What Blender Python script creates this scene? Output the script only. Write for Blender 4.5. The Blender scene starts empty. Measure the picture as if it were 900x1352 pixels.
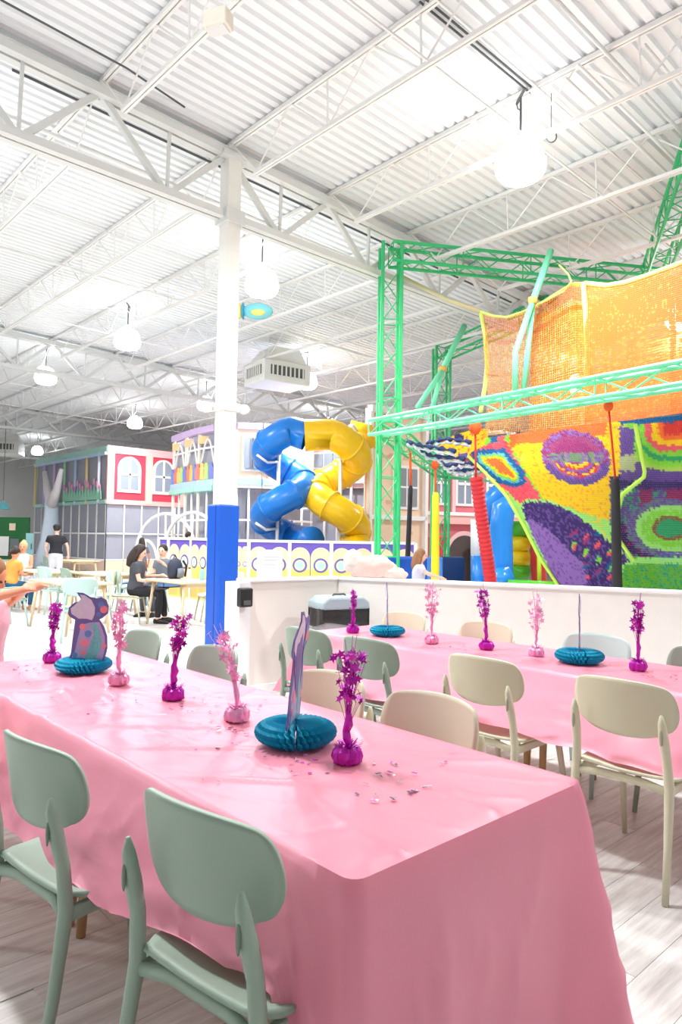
import bpy, bmesh, math, random
from mathutils import Vector, Matrix, noise
random.seed(7)
C = bpy.context.scene.collection
PI = math.pi
# ------------------------------------------------------------------ camera, world, exposure
W_, H_ = 900, 1352
FPX, CAMZ = 927.0, 1.45
def _frame():
    a = Vector((-410-450, 698-676, FPX)).normalized()          # world +Y as the camera sees it (x right, y down, z forward)
    b = Vector((1450-450, 728-676, FPX)); b = (b - a*a.dot(b)).normalized()
    c = b.cross(a)
    if c.y > 0: c = -c
    return Matrix((b, a, c))
RW = _frame()
CAM = Vector((0, 0, CAMZ))
right, down, fwd = RW.col[0].copy(), RW.col[1].copy(), RW.col[2].copy()
cd = bpy.data.cameras.new('camera'); cam = bpy.data.objects.new('camera', cd); C.objects.link(cam)
m4 = Matrix((right, -down, -fwd)).transposed().to_4x4(); m4.translation = CAM
cam.matrix_world = m4
cd.sensor_fit = 'VERTICAL'; cd.sensor_height = 36; cd.lens = FPX/H_*36; cd.clip_end = 300; cd.clip_start = 0.05
bpy.context.scene.camera = cam
sc = bpy.context.scene
sc.view_settings.view_transform = 'Standard'; sc.view_settings.look = 'None'
sc.view_settings.exposure = 0.1; sc.view_settings.gamma = 1.0; sc.view_settings.use_curve_mapping = False
wd = bpy.data.worlds.new('world'); sc.world = wd; wd.use_nodes = True
wd.node_tree.nodes['Background'].inputs[0].default_value = (0.93, 0.965, 1.0, 1)
wd.node_tree.nodes['Background'].inputs[1].default_value = 1.25
LAMP_EMIT = 12.5
LAMP_W = 205.0

def ray(x, y): return RW @ Vector(((x-450)/FPX, (y-676)/FPX, 1.0))
def at(x, y, d): return CAM + ray(x, y)*d                      # a picture point at a real distance
def atz(x, y, z): r = ray(x, y); return CAM + r*((z-CAMZ)/r.z)
def atx(x, y, X): r = ray(x, y); return CAM + r*(X/r.x)
def aty(x, y, Y): r = ray(x, y); return CAM + r*(Y/r.y)
# ------------------------------------------------------------------ materials
def s2l(v):
    v /= 255.0
    return v/12.92 if v <= 0.04045 else ((v+0.055)/1.055)**2.4
def rgb(c): return (s2l(c[0]), s2l(c[1]), s2l(c[2]), 1)
MATS = {}
def mat(name, c, rough=0.5, metal=0.0, emit=0, var=0.05, nscale=6.0, bump=0.0, bscale=60.0, trans=0.0, alpha=1.0, spec=0.5, attr=None):
    if name in MATS: return MATS[name]
    m = bpy.data.materials.new(name); m.use_nodes = True; nt = m.node_tree; N = nt.nodes; L = nt.links
    b = N['Principled BSDF']; out = N['Material Output']
    b.inputs['Roughness'].default_value = rough; b.inputs['Metallic'].default_value = metal
    b.inputs['Specular IOR Level'].default_value = spec
    col = rgb(c)
    if attr:
        a = N.new('ShaderNodeAttribute'); a.attribute_name = attr; L.new(a.outputs['Color'], b.inputs['Base Color']); src = a.outputs['Color']
    elif var > 0:
        t = N.new('ShaderNodeTexCoord'); n = N.new('ShaderNodeTexNoise'); n.inputs['Scale'].default_value = nscale
        n.inputs['Detail'].default_value = 4
        mx = N.new('ShaderNodeMix'); mx.data_type = 'RGBA'
        mx.inputs[6].default_value = tuple(min(1, v*(1+var)) for v in col[:3])+(1,)
        mx.inputs[7].default_value = tuple(v*(1-var) for v in col[:3])+(1,)
        L.new(t.outputs['Object'], n.inputs['Vector']); L.new(n.outputs['Fac'], mx.inputs[0]); L.new(mx.outputs[2], b.inputs['Base Color'])
        src = mx.outputs[2]
    else:
        b.inputs['Base Color'].default_value = col; src = None
    if emit:
        b.inputs['Emission Color'].default_value = col; b.inputs['Emission Strength'].default_value = emit
    if bump:
        t2 = N.new('ShaderNodeTexCoord'); n2 = N.new('ShaderNodeTexNoise'); n2.inputs['Scale'].default_value = bscale; n2.inputs['Detail'].default_value = 5
        bp = N.new('ShaderNodeBump'); bp.inputs['Strength'].default_value = bump; bp.inputs['Distance'].default_value = 0.01
        L.new(t2.outputs['Object'], n2.inputs['Vector']); L.new(n2.outputs['Fac'], bp.inputs['Height']); L.new(bp.outputs[0], b.inputs['Normal'])
    last = b.outputs[0]
    if trans:
        tr = N.new('ShaderNodeBsdfTranslucent'); ms = N.new('ShaderNodeMixShader'); ms.inputs[0].default_value = trans
        if src: L.new(src, tr.inputs[0])
        else: tr.inputs[0].default_value = col
        L.new(last, ms.inputs[1]); L.new(tr.outputs[0], ms.inputs[2]); last = ms.outputs[0]
    if alpha < 1:
        tp = N.new('ShaderNodeBsdfTransparent'); ms = N.new('ShaderNodeMixShader'); ms.inputs[0].default_value = alpha
        L.new(tp.outputs[0], ms.inputs[1]); L.new(last, ms.inputs[2]); last = ms.outputs[0]
    L.new(last, out.inputs[0])
    MATS[name] = m
    return m
white = mat('white_paint', (236, 236, 234), 0.55, nscale=2)
deckm = mat('deck_paint', (240, 243, 245), 0.6, nscale=1.2)
steelw = mat('joist_paint', (242, 242, 240), 0.5, nscale=3)
steelg = mat('girder_paint', (222, 225, 223), 0.5, nscale=3)
colm = mat('column_paint', (236, 236, 230), 0.45)
padm = mat('blue_pad', (8, 84, 194), 0.42, var=0.08, bump=0.1, bscale=30)
sage = mat('sage_plastic', (152, 174, 158), 0.5, var=0.04, bump=0.05, bscale=400)
cream = mat('cream_plastic', (214, 211, 184), 0.5, var=0.04, bump=0.05, bscale=400)
aqua = mat('aqua_plastic', (188, 215, 208), 0.5, var=0.04)
wallm = mat('wall_paint', (240, 234, 226), 0.6, nscale=2)
capm = mat('cap_paint', (246, 246, 246), 0.4)
greenm = mat('green_steel', (52, 196, 122), 0.38, var=0.06)
greenl = mat('pale_green_steel', (120, 226, 178), 0.38, var=0.06)
oak = mat('pale_oak', (222, 200, 164), 0.5, var=0.1, nscale=9)
black = mat('black_plastic', (28, 27, 28), 0.45)
darkm = mat('dark_metal', (90, 92, 94), 0.5)
ropeo = mat('orange_rope', (232, 92, 32), 0.7)
redp = mat('red_wrap', (206, 36, 48), 0.6, var=0.1)
yelp = mat('yellow_wrap', (246, 216, 30), 0.55)
blkp = mat('black_wrap', (30, 30, 36), 0.6)
screen = mat('grey_netting', (176, 178, 192), 0.8, alpha=0.78, var=0.1, nscale=1.5)
teal = mat('teal_tissue', (10, 172, 206), 0.55, var=0.12, nscale=20, trans=0.15)
purp = mat('purple_foil', (186, 16, 176), 0.32, metal=0.3, var=0.25, nscale=40)
pinkf = mat('pink_foil', (246, 166, 208), 0.28, metal=0.25, var=0.2, nscale=40)
iris = mat('iridescent_foil', (214, 196, 226), 0.15, metal=0.7, var=0.3, nscale=50)

# ------------------------------------------------------------------ mesh helpers
class MB:
    def __init__(s): s.v = []; s.f = []; s.mi = []; s.cur = 0
    def add(s, vs, fs):
        o = len(s.v); s.v += [tuple(v) for v in vs]
        for f in fs: s.f.append(tuple(i+o for i in f)); s.mi.append(s.cur)
    def box(s, c, d, rz=0, M=None):
        x, y, z = d[0]/2, d[1]/2, d[2]/2
        vs = [Vector((i*x, j*y, k*z)) for i in (-1, 1) for j in (-1, 1) for k in (-1, 1)]
        if rz: r = Matrix.Rotation(rz, 3, 'Z'); vs = [r @ v for v in vs]
        if M: vs = [M @ v for v in vs]
        c = Vector(c)
        s.add([v+c for v in vs], [(0, 1, 3, 2), (4, 6, 7, 5), (0, 4, 5, 1), (2, 3, 7, 6), (0, 2, 6, 4), (1, 5, 7, 3)])
    def bb(s, a, b): s.box([(a[i]+b[i])/2 for i in range(3)], [abs(b[i]-a[i]) for i in range(3)])
    def bar(s, a, b, w, h=None, up=(0, 0, 1)):
        a = Vector(a); b = Vector(b); h = h or w; t = (b-a)
        if t.length < 1e-6: return
        t.normalize(); u = Vector(up)
        if abs(t.dot(u)) > 0.98: u = Vector((1, 0, 0))
        r = t.cross(u).normalized(); u = r.cross(t)
        vs = [p+r*(i*w/2)+u*(j*h/2) for p in (a, b) for i, j in ((-1, -1), (1, -1), (1, 1), (-1, 1))]
        s.add(vs, [(3, 2, 1, 0), (4, 5, 6, 7), (0, 1, 5, 4), (1, 2, 6, 5), (2, 3, 7, 6), (3, 0, 4, 7)])
    def tube(s, pts, r, n=8, caps=True, closed=False, sq=1.0):
        pts = [Vector(p) for p in pts]; k = len(pts)
        rs = r if isinstance(r, (list, tuple)) else [r]*k
        T = []
        for i in range(k):
            if closed: t = pts[(i+1) % k]-pts[i-1]
            else: t = pts[min(i+1, k-1)]-pts[max(i-1, 0)]
            T.append(t.normalized() if t.length > 1e-9 else Vector((0, 0, 1)))
        u = Vector((0, 0, 1)) if abs(T[0].z) < 0.9 else Vector((1, 0, 0))
        vs = []
        for i in range(k):
            u = (u - T[i]*u.dot(T[i])).normalized(); w = T[i].cross(u)
            for j in range(n):
                a = 2*PI*j/n; vs.append(pts[i]+(u*math.cos(a)+w*math.sin(a)*sq)*rs[i])
        fs = []
        for i in range(k if closed else k-1):
            for j in range(n):
                i2 = (i+1) % k
                fs.append((i*n+j, i*n+(j+1) % n, i2*n+(j+1) % n, i2*n+j))
        if caps and not closed:
            fs.append(tuple(range(n))[::-1]); fs.append(tuple((k-1)*n+j for j in range(n)))
        s.add(vs, fs)
    def lathe(s, prof, n=24, c=(0, 0, 0), lob=0, amp=0):
        c = Vector(c); vs = []; fs = []; k = len(prof)
        for (r, z) in prof:
            for j in range(n):
                a = 2*PI*j/n; rr = r*(1+amp*math.cos(lob*a)) if lob else r
                vs.append(c+Vector((rr*math.cos(a), rr*math.sin(a), z)))
        for i in range(k-1):
            for j in range(n): fs.append((i*n+j, i*n+(j+1) % n, (i+1)*n+(j+1) % n, (i+1)*n+j))
        if prof[0][0] > 1e-4: fs.append(tuple(range(n))[::-1])
        if prof[-1][0] > 1e-4: fs.append(tuple((k-1)*n+j for j in range(n)))
        s.add(vs, fs)
    def ell(s, c, r, n=12, m=8, M=None):
        c = Vector(c); vs = []; fs = []
        for i in range(m+1):
            p = PI*i/m
            for j in range(n):
                a = 2*PI*j/n; v = Vector((r[0]*math.sin(p)*math.cos(a), r[1]*math.sin(p)*math.sin(a), r[2]*math.cos(p)))
                if M: v = M @ v
                vs.append(c+v)
        for i in range(m):
            for j in range(n): fs.append((i*n+j, (i+1)*n+j, (i+1)*n+(j+1) % n, i*n+(j+1) % n))
        s.add(vs, fs)
    def prism(s, poly, O, U, V, th):
        O = Vector(O); U = Vector(U); V = Vector(V); N = U.cross(V).normalized()*th; n = len(poly)
        vs = [O+U*p[0]+V*p[1] for p in poly]; vs += [v+N for v in vs]
        s.add(vs, [tuple(range(n))[::-1], tuple(range(n, 2*n))]+[(i, (i+1) % n, n+(i+1) % n, n+i) for i in range(n)])
    def grid(s, fn, nu, nv):
        vs = [fn(i/nu, j/nv) for j in range(nv+1) for i in range(nu+1)]
        s.add(vs, [(j*(nu+1)+i, j*(nu+1)+i+1, (j+1)*(nu+1)+i+1, (j+1)*(nu+1)+i) for j in range(nv) for i in range(nu)])
    def mesh(s, name, mats, smooth=False):
        me = bpy.data.meshes.new(name); me.from_pydata(s.v, [], s.f)
        if not isinstance(mats, (list, tuple)): mats = [mats]
        for m in mats: me.materials.append(m)
        if len(mats) > 1: me.polygons.foreach_set('material_index', s.mi)
        if smooth: me.shade_smooth()
        me.update(); return me
    def build(s, name, mats, parent=None, smooth=False, auto=None):
        me = s.mesh(name, mats, smooth or bool(auto))
        if auto: me.set_sharp_from_angle(angle=math.radians(auto))
        o = bpy.data.objects.new(name, me); C.objects.link(o)
        if parent: o.parent = parent
        return o
def flip(o):
    bm = bmesh.new(); bm.from_mesh(o.data); bmesh.ops.recalc_face_normals(bm, faces=bm.faces); bm.to_mesh(o.data); bm.free(); return o
def solid(o, t, off=0): m = o.modifiers.new('s', 'SOLIDIFY'); m.thickness = t; m.offset = off; return o
def bevel(o, w, seg=2): m = o.modifiers.new('b', 'BEVEL'); m.width = w; m.segments = seg; m.limit_method = 'ANGLE'; return o
def subs(o, n=1): m = o.modifiers.new('u', 'SUBSURF'); m.levels = n; m.render_levels = n; return o
def tag(o, label, cat, group=None, kind=None):
    if label: o['label'] = label
    if cat: o['category'] = cat
    if group: o['group'] = group
    if kind: o['kind'] = kind
    return o
def thing(name, label, cat, loc=(0, 0, 0), rz=0, group=None):
    o = bpy.data.objects.new(name, None); C.objects.link(o); o.empty_display_size = 0.1
    o.location = loc; o.rotation_euler = (0, 0, rz)
    return tag(o, label, cat, group)
def kids(o): return [c for c in C.objects if c.parent == o]
def dup(o, loc=None, rz=None, label=None, group=None):
    r = o.copy(); C.objects.link(r)
    if loc is not None: r.location = loc
    if rz is not None: r.rotation_euler = (0, 0, rz)
    if label: r['label'] = label
    if group: r['group'] = group
    for ch in KID[o.name]:
        c = ch.copy(); C.objects.link(c); c.parent = r
        for g in KID.get(ch.name, []):
            d = g.copy(); C.objects.link(d); d.parent = c
    return r
KID = {}
def remember(o):
    KID[o.name] = kids(o)
    for c in KID[o.name]: KID[c.name] = kids(c)
def st(o): o['kind'] = 'structure'; return o

# ------------------------------------------------------------------ floor
def floor_material(planked):
    m = bpy.data.materials.new('pale_wood_floor'); m.use_nodes = True; nt = m.node_tree; N = nt.nodes; L = nt.links; b = N['Principled BSDF']
    t = N.new('ShaderNodeTexCoord'); mp = N.new('ShaderNodeMapping'); mp.inputs['Scale'].default_value = (1.2, 14, 1)
    n = N.new('ShaderNodeTexNoise'); n.inputs['Scale'].default_value = 2.2; n.inputs['Detail'].default_value = 8; n.inputs['Roughness'].default_value = 0.62
    r = N.new('ShaderNodeValToRGB'); r.color_ramp.elements[0].color = rgb((196, 188, 184)); r.color_ramp.elements[1].color = rgb((240, 238, 236))
    r.color_ramp.elements[0].position = 0.3; r.color_ramp.elements[1].position = 0.66
    L.new(t.outputs['Object'], mp.inputs[0]); L.new(mp.outputs[0], n.inputs['Vector']); L.new(n.outputs['Fac'], r.inputs[0])
    info = N.new('ShaderNodeObjectInfo'); hs = N.new('ShaderNodeHueSaturation'); mr = N.new('ShaderNodeMapRange')
    mr.inputs['To Min'].default_value = 0.93; mr.inputs['To Max'].default_value = 1.07
    last = r.outputs[0]
    if planked:
        L.new(info.outputs['Random'], mr.inputs[0])
    else:
        br = N.new('ShaderNodeTexBrick'); br.inputs['Scale'].default_value = 1; br.inputs['Brick Width'].default_value = 1.3; br.inputs['Row Height'].default_value = 0.18
        br.inputs['Mortar Size'].default_value = 0.003; br.inputs['Color1'].default_value = (0, 0, 0, 1); br.inputs['Color2'].default_value = (1, 1, 1, 1); br.inputs['Mortar'].default_value = (0, 0, 0, 1)
        L.new(t.outputs['Object'], br.inputs['Vector']); L.new(br.outputs['Color'], mr.inputs[0])
    L.new(mr.outputs[0], hs.inputs['Value']); L.new(last, hs.inputs['Color']); L.new(hs.outputs[0], b.inputs['Base Color'])
    b.inputs['Roughness'].default_value = 0.42
    return m
fmA, fmB = floor_material(True), floor_material(False)
mb = MB(); mb.bb((-12, -6, -0.2), (60, 62, -0.004)); floor = st(mb.build('floor', fmB))
PW, PL = 0.18, 1.3
plank_me = {}
def plank_mesh():
    b = MB(); b.bb((0.0012, 0.0012, -0.0035), (PL-0.0012, PW-0.0012, 0.0)); return b.mesh('plank', fmA)
pm = plank_mesh(); near, far = [], MB()
for j in range(-6, 100):
    off = (j*0.47) % PL
    for i in range(-2, 13):
        x, y = i*PL-off, j*PW
        p = Vector((x+PL/2, y, 0)); q = p-CAM; dd = q.dot(fwd)
        if dd < 0.8: continue
        px = 450+FPX*q.dot(right)/dd; py = 676+FPX*q.dot(down)/dd
        if -160 < px < 1060 and py < 1520: near.append((dd, x, y))
near.sort()
for k, (dd, x, y) in enumerate(near):
    if k < 290:
        o = bpy.data.objects.new('plank', pm); C.objects.link(o); o.parent = floor; o.location = (x, y, 0)
    else: far.bb((x+0.0012, y+0.0012, -0.0035), (x+PL-0.0012, y+PW-0.0012, 0))
o = far.build('plank', fmB, floor); o['kind'] = 'stuff'

# ------------------------------------------------------------------ ceiling
Z0, ZS = 6.67, -0.025
def zc(x): return Z0+ZS*x
mb = MB(); P = 0.152; n = int(66/P); x0, x1 = -9, 58; vs = []; k = 0
prof = []
for i in range(n):
    y = -6+i*P
    prof += [(y, 0.0), (y+0.085, 0.0), (y+0.1, 0.042), (y+P-0.015, 0.042)]
for (y, dz) in prof: vs += [(x0, y, zc(x0)+dz), (x1, y, zc(x1)+dz)]
mb.add(vs, [(2*i, 2*i+1, 2*i+3, 2*i+2) for i in range(len(prof)-1)])
ceiling = st(mb.build('ceiling', deckm)); solid(ceiling, 0.01, 1)
GY = [7.6, 18.2, 28.8, 39.4, 50.0]
JX = [3.22+1.72*i for i in range(-3, 22)]
bays = [(-3.0, 7.6)]+[(GY[i], GY[i+1]) for i in range(4)]
for bi, (ya, yb) in enumerate(bays):
    for ji, jx in enumerate(JX):
        if bi >= 1 and ji > 19: continue
        z = zc(jx)-0.035; zb = z-0.58
        nearj = (bi == 0 and jx < 14.5) or (bi == 1 and 1 < jx < 14)
        m = MB(); m.bar((jx-0.022, ya, z), (jx-0.022, yb, z), 0.03, 0.05); m.bar((jx+0.022, ya, z), (jx+0.022, yb, z), 0.03, 0.05)
        for ye in (ya+0.06, yb-0.06): m.bb((jx-0.05, ye-0.05, z-0.14), (jx+0.05, ye+0.05, z-0.02))
        J = m.build('roof_joist', steelw, ceiling)
        m = MB(); m.bar((jx-0.02, ya+0.62, zb), (jx-0.02, yb-0.62, zb), 0.028, 0.045); m.bar((jx+0.02, ya+0.62, zb), (jx+0.02, yb-0.62, zb), 0.028, 0.045)
        m.build('bottom_chord', steelw, J)
        npan = int((yb-ya-1.24)/1.2); st_ = (yb-ya-1.24)/npan; segs = [((ya+0.1, z), (ya+0.66, zb)), ((yb-0.1, z), (yb-0.66, zb))]
        for q in range(npan):
            y0 = ya+0.62+q*st_
            segs.append(((y0, zb), (y0+st_/2, z))); segs.append(((y0+st_/2, z), (y0+st_, zb)))
            if q: segs.append(((y0, zb), (y0+0.02, z)))
        if nearj:
            for (a, b_) in segs:
                w = MB(); w.tube([(jx, a[0], a[1]), (jx, b_[0], b_[1])], 0.011, 5); w.build('web', steelw, J)
        else:
            w = MB()
            for (a, b_) in segs: w.bar((jx, a[0], a[1]), (jx, b_[0], b_[1]), 0.02)
            o = w.build('web', steelw, J); o['kind'] = 'stuff'
# bridging lines between the joists (angle braces that run across)
for bi, (ya, yb) in enumerate(bays[:3]):
    for fy in (0.33, 0.67):
        y = ya+(yb-ya)*fy
        m = MB(); m.bar((JX[0], y, zc(JX[0])-0.07), (JX[-3], y, zc(JX[-3])-0.07), 0.02); m.bar((JX[0], y+0.1, zc(JX[0])-0.6), (JX[-3], y+0.1, zc(JX[-3])-0.6), 0.02)
        m.build('bridging_bar', steelw, ceiling)
# girders
for gi, gy in enumerate(GY):
    X0, X1 = -2.0, 44.0; zt = lambda x: zc(x)-0.16; zbot = 5.58
    m = MB()
    for s in (-1, 1): m.bar((X0, gy+s*0.07, zt(X0)), (X1, gy+s*0.07, zt(X1)), 0.1, 0.1)
    m.bar((X0, gy, zt(X0)+0.05), (X1, gy, zt(X1)+0.05), 0.26, 0.012)
    G = m.build('roof_girder', steelg, ceiling)
    m = MB()
    for s in (-1, 1): m.bar((X0, gy+s*0.06, zbot), (X1, gy+s*0.06, zbot), 0.09, 0.09)
    m.build('bottom_chord', steelg, G)
    m = MB(); m.bb((X0, gy+0.02, zt(X0)+0.0), (X1, gy+0.03, zt(X0)+0.01))
    far_ = MB()
    for ji in range(len(JX)-2):
        xa = JX[ji]; xm = xa+0.86
        if xa < X0: continue
        down_ = (ji % 2 == 0)
        parts = []
        # W pattern: the chord nodes sit under each joist, bottom nodes halfway between
        parts += [((xa+0.02, zt(xa+0.02)), (xm, zbot)), ((xm, zbot), (xa+1.70, zt(xa+1.7))), ((xm, zbot), (xm+0.02, zt(xm)))]
        for q, (a, b_) in enumerate(parts):
            w = 0.035 if q == 2 else 0.07
            if gi == 0 and 1.0 < xa < 13: mm = MB(); mm.bar((a[0], gy, a[1]), (b_[0], gy, b_[1]), w, w, up=(0, 1, 0)); mm.build('web', steelg, G)
            else: far_.bar((a[0], gy, a[1]), (b_[0], gy, b_[1]), w, w, up=(0, 1, 0))
    o = far_.build('web', steelg, G); o['kind'] = 'stuff'
# pipes and conduits under the deck
def pipe(name, pts, r, m, label, cat='pipe', n=7):
    b = MB(); b.tube(pts, r, n); return tag(b.build(name, m, None, True), label, cat)
pipe('sprinkler_pipe', [(-1, 8.35, 6.25), (30, 8.35, 5.75)], 0.028, steelw, 'long white sprinkler pipe running beside the nearest roof girder')
pipe('sprinkler_pipe', [(2, 3.3, zc(2)-0.1), (16, 3.3, zc(16)-0.1)], 0.022, steelg, 'grey pipe crossing under the deck right of the nearest pendant lamp')
pipe('sprinkler_pipe', [(0, 12.3, 6.28), (26, 12.3, 5.7)], 0.026, steelw, 'white sprinkler pipe crossing the second roof bay')
pipe('conduit', [(2.4, 8.0, zc(2.4)-0.08), (12, 8.0, zc(12)-0.08)], 0.016, darkm, 'thin dark conduit on the deck just past the nearest girder')
pipe('conduit', [(1.0, 6.9, zc(1)-0.16), (3.2, 6.9, zc(3.2)-0.2), (3.9, 6.9, zc(3.9)-0.3)], 0.011, darkm, 'thin black cable crossing the deck at the upper left corner')
pipe('conduit', [(4.85, 4.20, zc(4.85)-0.03), (6.6, 4.16, zc(6.6)-0.05)], 0.012, darkm, 'pair of grey conduits feeding the nearest pendant lamp', 'conduit')
pipe('conduit', [(4.85, 4.26, zc(4.85)-0.03), (6.7, 4.22, zc(6.7)-0.05)], 0.012, darkm, 'second grey conduit beside the feed of the nearest pendant lamp', 'conduit')
for (yy, xa, xb) in ((3.75, 6.6, 13), (3.55, 6.5, 14), (2.95, 6.7, 16)):
    pipe('conduit', [(xa, yy, zc(xa)-0.15), (xb, yy, zc(xb)-0.15)], 0.018, steelw, {3.75: 'white conduit nearest to the big pendant lamp', 3.55: 'white conduit second from the big pendant lamp', 2.95: 'white conduit near the picture corner over the tall green leg'}[yy], 'conduit')
# far walls
mb = MB(); mb.bb((-12, 47, 0), (24, 47.3, 6.6)); st(mb.build('wall_back', mat('far_wall', (226, 228, 226), 0.7, nscale=0.5)))
mb = MB(); mb.bb((38, -6, 0), (38.3, 47, 6.2)); st(mb.build('wall_right', MATS['far_wall']))
mb = MB(); mb.bb((24, 46.8, 0), (38, 47.1, 6.2)); st(mb.build('wall_back', MATS['far_wall']))

mb = MB(); mb.bb((-12, -6.2, 0), (38, -6, 6.9)); st(mb.build('wall_rear', MATS['far_wall']))
mb = MB(); mb.bb((-9.3, -6, 0), (-9, 47, 6.9)); st(mb.build('wall_left', MATS['far_wall']))
# ------------------------------------------------------------------ pendant lamps
globe_e = mat('lamp_glow', (250, 253, 255), 0.4, emit=LAMP_EMIT, var=0)
ldat = None
def lamp_proto():
    t = thing('pendant_lamp', 'x', 'lamp')
    b = MB(); b.lathe([(0.0, 0.47), (0.08, 0.465), (0.15, 0.435), (0.21, 0.38), (0.25, 0.3), (0.272, 0.23)], 28); b.build('dome_top', globe_e, t, True)
    b = MB(); b.lathe([(0.276, 0.225), (0.283, 0.222), (0.283, 0.212), (0.276, 0.208)], 28); b.build('rim_band', mat('lamp_rim', (228, 230, 232), 0.3), t, True)
    b = MB(); b.lathe([(0.272, 0.208), (0.278, 0.15), (0.262, 0.085), (0.21, 0.03), (0.12, 0.005), (0, 0)], 28); b.build('diffuser', globe_e, t, True)
    b = MB(); b.tube([(0, 0, 0.46), (0, 0, 0.95)], 0.012, 6); b.build('hanger_rod', darkm, t)
    b = MB(); b.bar((-0.14, 0, 0.96), (0.14, 0, 0.96), 0.025); b.tube([(0.14, 0, 0.96), (0.1, 0, 0.88), (0.0, 0, 0.8)], 0.008, 5); b.build('mounting_bracket', darkm, t)
    return t
lamps = [(6.6, 4.29, 'large globe pendant lamp, nearest and brightest one'),
         (6.72, 9.25, 'globe pendant lamp just right of the white column'),
         (6.68, 13.98, 'globe pendant lamp left of the white column'),
         (6.75, 18.85, 'globe pendant lamp third along the left row'),
         (11.85, 14.2, 'globe pendant lamp in front of the ceiling air unit'),
         (11.9, 24.1, 'small far globe lamp above the red play house'),
         (12.6, 36.0, 'small far globe lamp above the left end of the play house'),
         (11.75, 19.0, 'globe lamp mostly hidden behind the white column'),
         (11.9, 4.6, 'bright globe lamp at the right edge by the green leg'),
         (8.3, 40.0, 'small far globe lamp at the left picture edge'),
         (6.6, -0.5, 'globe pendant lamp over the pink tables out of view'), (16.9, 9.2, 'globe lamp over the climbing net'), (16.9, 19.0, 'globe lamp over the slides'),
         (1.6, 4.3, 'added unseen globe lamp over the front table'), (1.6, 9.2, 'added unseen globe lamp to the left'), (1.6, 14.0, 'added unseen globe lamp far to the left'), (-3.4, 9.2, 'added unseen globe lamp beyond the left chairs')]  # unseen lamps added on the same grid to brighten foreground and left ceiling
lp = lamp_proto(); remember(lp)
for i, (x, y, lb) in enumerate(lamps):
    z = {0: 5.45, 8: 5.0}.get(i, 5.4)
    o = lp if i == 0 else dup(lp)
    o.location = (x, y, z); o['label'] = lb
    if i not in (0,): o['group'] = 'globe pendant lamps'
    else: o['group'] = 'globe pendant lamps'
    o.rotation_euler = (0, 0, 0.9)
    L = bpy.data.lights.new('lamp_light', 'AREA'); L.shape = 'DISK'; L.size = 0.5; L.energy = LAMP_W; L.color = (0.985, 0.995, 1.0); L.spread = PI
    lo = bpy.data.objects.new('lamp_light', L); C.objects.link(lo); lo.location = (x, y, z-0.02)
b = MB(); rp = [(6.85+0.06*math.cos(a)*0.7, 4.06-0.06*math.cos(a)*0.7, 5.96+0.07*math.sin(a)) for a in [2*PI*i/16 for i in range(16)]]
b.tube(rp, 0.008, 5, closed=True); b.tube([(6.85, 4.06, 6.03), (6.85, 4.06, 6.45)], 0.005, 4)
tag(b.build('cable_ring', darkm, None, True), 'small dark cable loop hanging beside the nearest pendant lamp', 'cable')
# speaker box at the top
t = thing('junction_unit', 'cream box unit fixed to a roof joist at the top edge', 'light fixture', at(288, 28, 5.75))
t.scale = (0.72, 0.72, 0.72)
b = MB(); b.box((0, 0, 0), (0.2, 0.3, 0.2), 0.5); bevel(b.build('housing', mat('cream_box', (240, 234, 218), 0.5), t), 0.02)
b = MB(); b.box((-0.0, 0.0, -0.105), (0.15, 0.22, 0.02), 0.5); b.build('lens', white, t)
# ------------------------------------------------------------------ support column
cx, cy = 4.98, 7.58
t = thing('support_column', 'tall white steel column wrapped in a blue pad at its foot', 'column', (cx, cy, 0))
b = MB(); b.bb((-0.1, -0.1, 0), (0.1, 0.1, 6.38)); bevel(b.build('shaft', colm, t), 0.012)
b = MB(); b.bb((-0.148, -0.148, 0.0), (0.148, 0.148, 1.86)); bevel(b.build('protective_pad', padm, t), 0.02)
b = MB(); b.bb((-0.151, -0.06, 0.0), (-0.148, -0.05, 1.86)); b.build('pad_seam', mat('pad_seam', (10, 52, 150), 0.5), t)
b = MB(); b.bb((-0.13, -0.13, 3.06), (0.13, 0.13, 3.16)); b.build('fixture_band', colm, t)
for (dx, dy) in ((-0.21, 0.12), (0.2, -0.12)):
    b = MB(); b.ell((dx, dy, 3.1), (0.075, 0.075, 0.065)); b.build('emergency_light', white, t, True)
b = MB(); b.bb((-0.11, -0.14, 3.08), (-0.03, -0.115, 3.14)); b.build('sensor', colm, t)
b = MB(); b.bb((-0.14, -0.14, 5.48), (0.14, 0.14, 5.66)); b.build('girder_bracket', steelg, t)
b = MB(); b.bb((-0.2, -0.14, 6.32), (0.2, 0.14, 6.38)); b.build('cap_plate', steelg, t)
# ------------------------------------------------------------------ low wall
WE, WC, WR = Vector((3.76, 5.30, 0)), Vector((4.78, 5.18, 0)), Vector((6.85, -0.05, 0))
def wall_seg(name, a, b_, h, th, m, cap=True):
    n = (b_-a).normalized(); pr = Vector((-n.y, n.x, 0))
    if pr.dot(a) < 0: pr = -pr
    o = MB(); c = (a+b_)/2+pr*th/2; o.box((c.x, c.y, h/2), ((b_-a).length, th, h), math.atan2(n.y, n.x)); w = st(o.build(name, m))
    if cap:
        o = MB(); o.box((c.x, c.y, h+0.014), ((b_-a).length+0.06, th+0.05, 0.028), math.atan2(n.y, n.x)); bevel(o.build('wall_cap', capm, w), 0.005)
    o = MB(); c2 = (a+b_)/2-pr*0.008; o.box((c2.x, c2.y, 0.05), ((b_-a).length, 0.014, 0.1), math.atan2(n.y, n.x)); o.build('skirting_board', capm, w)
    return w
wall_seg('wall_front', WE, WC+Vector((0.05, 0, 0)), 1.045, 0.14, wallm)
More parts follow.
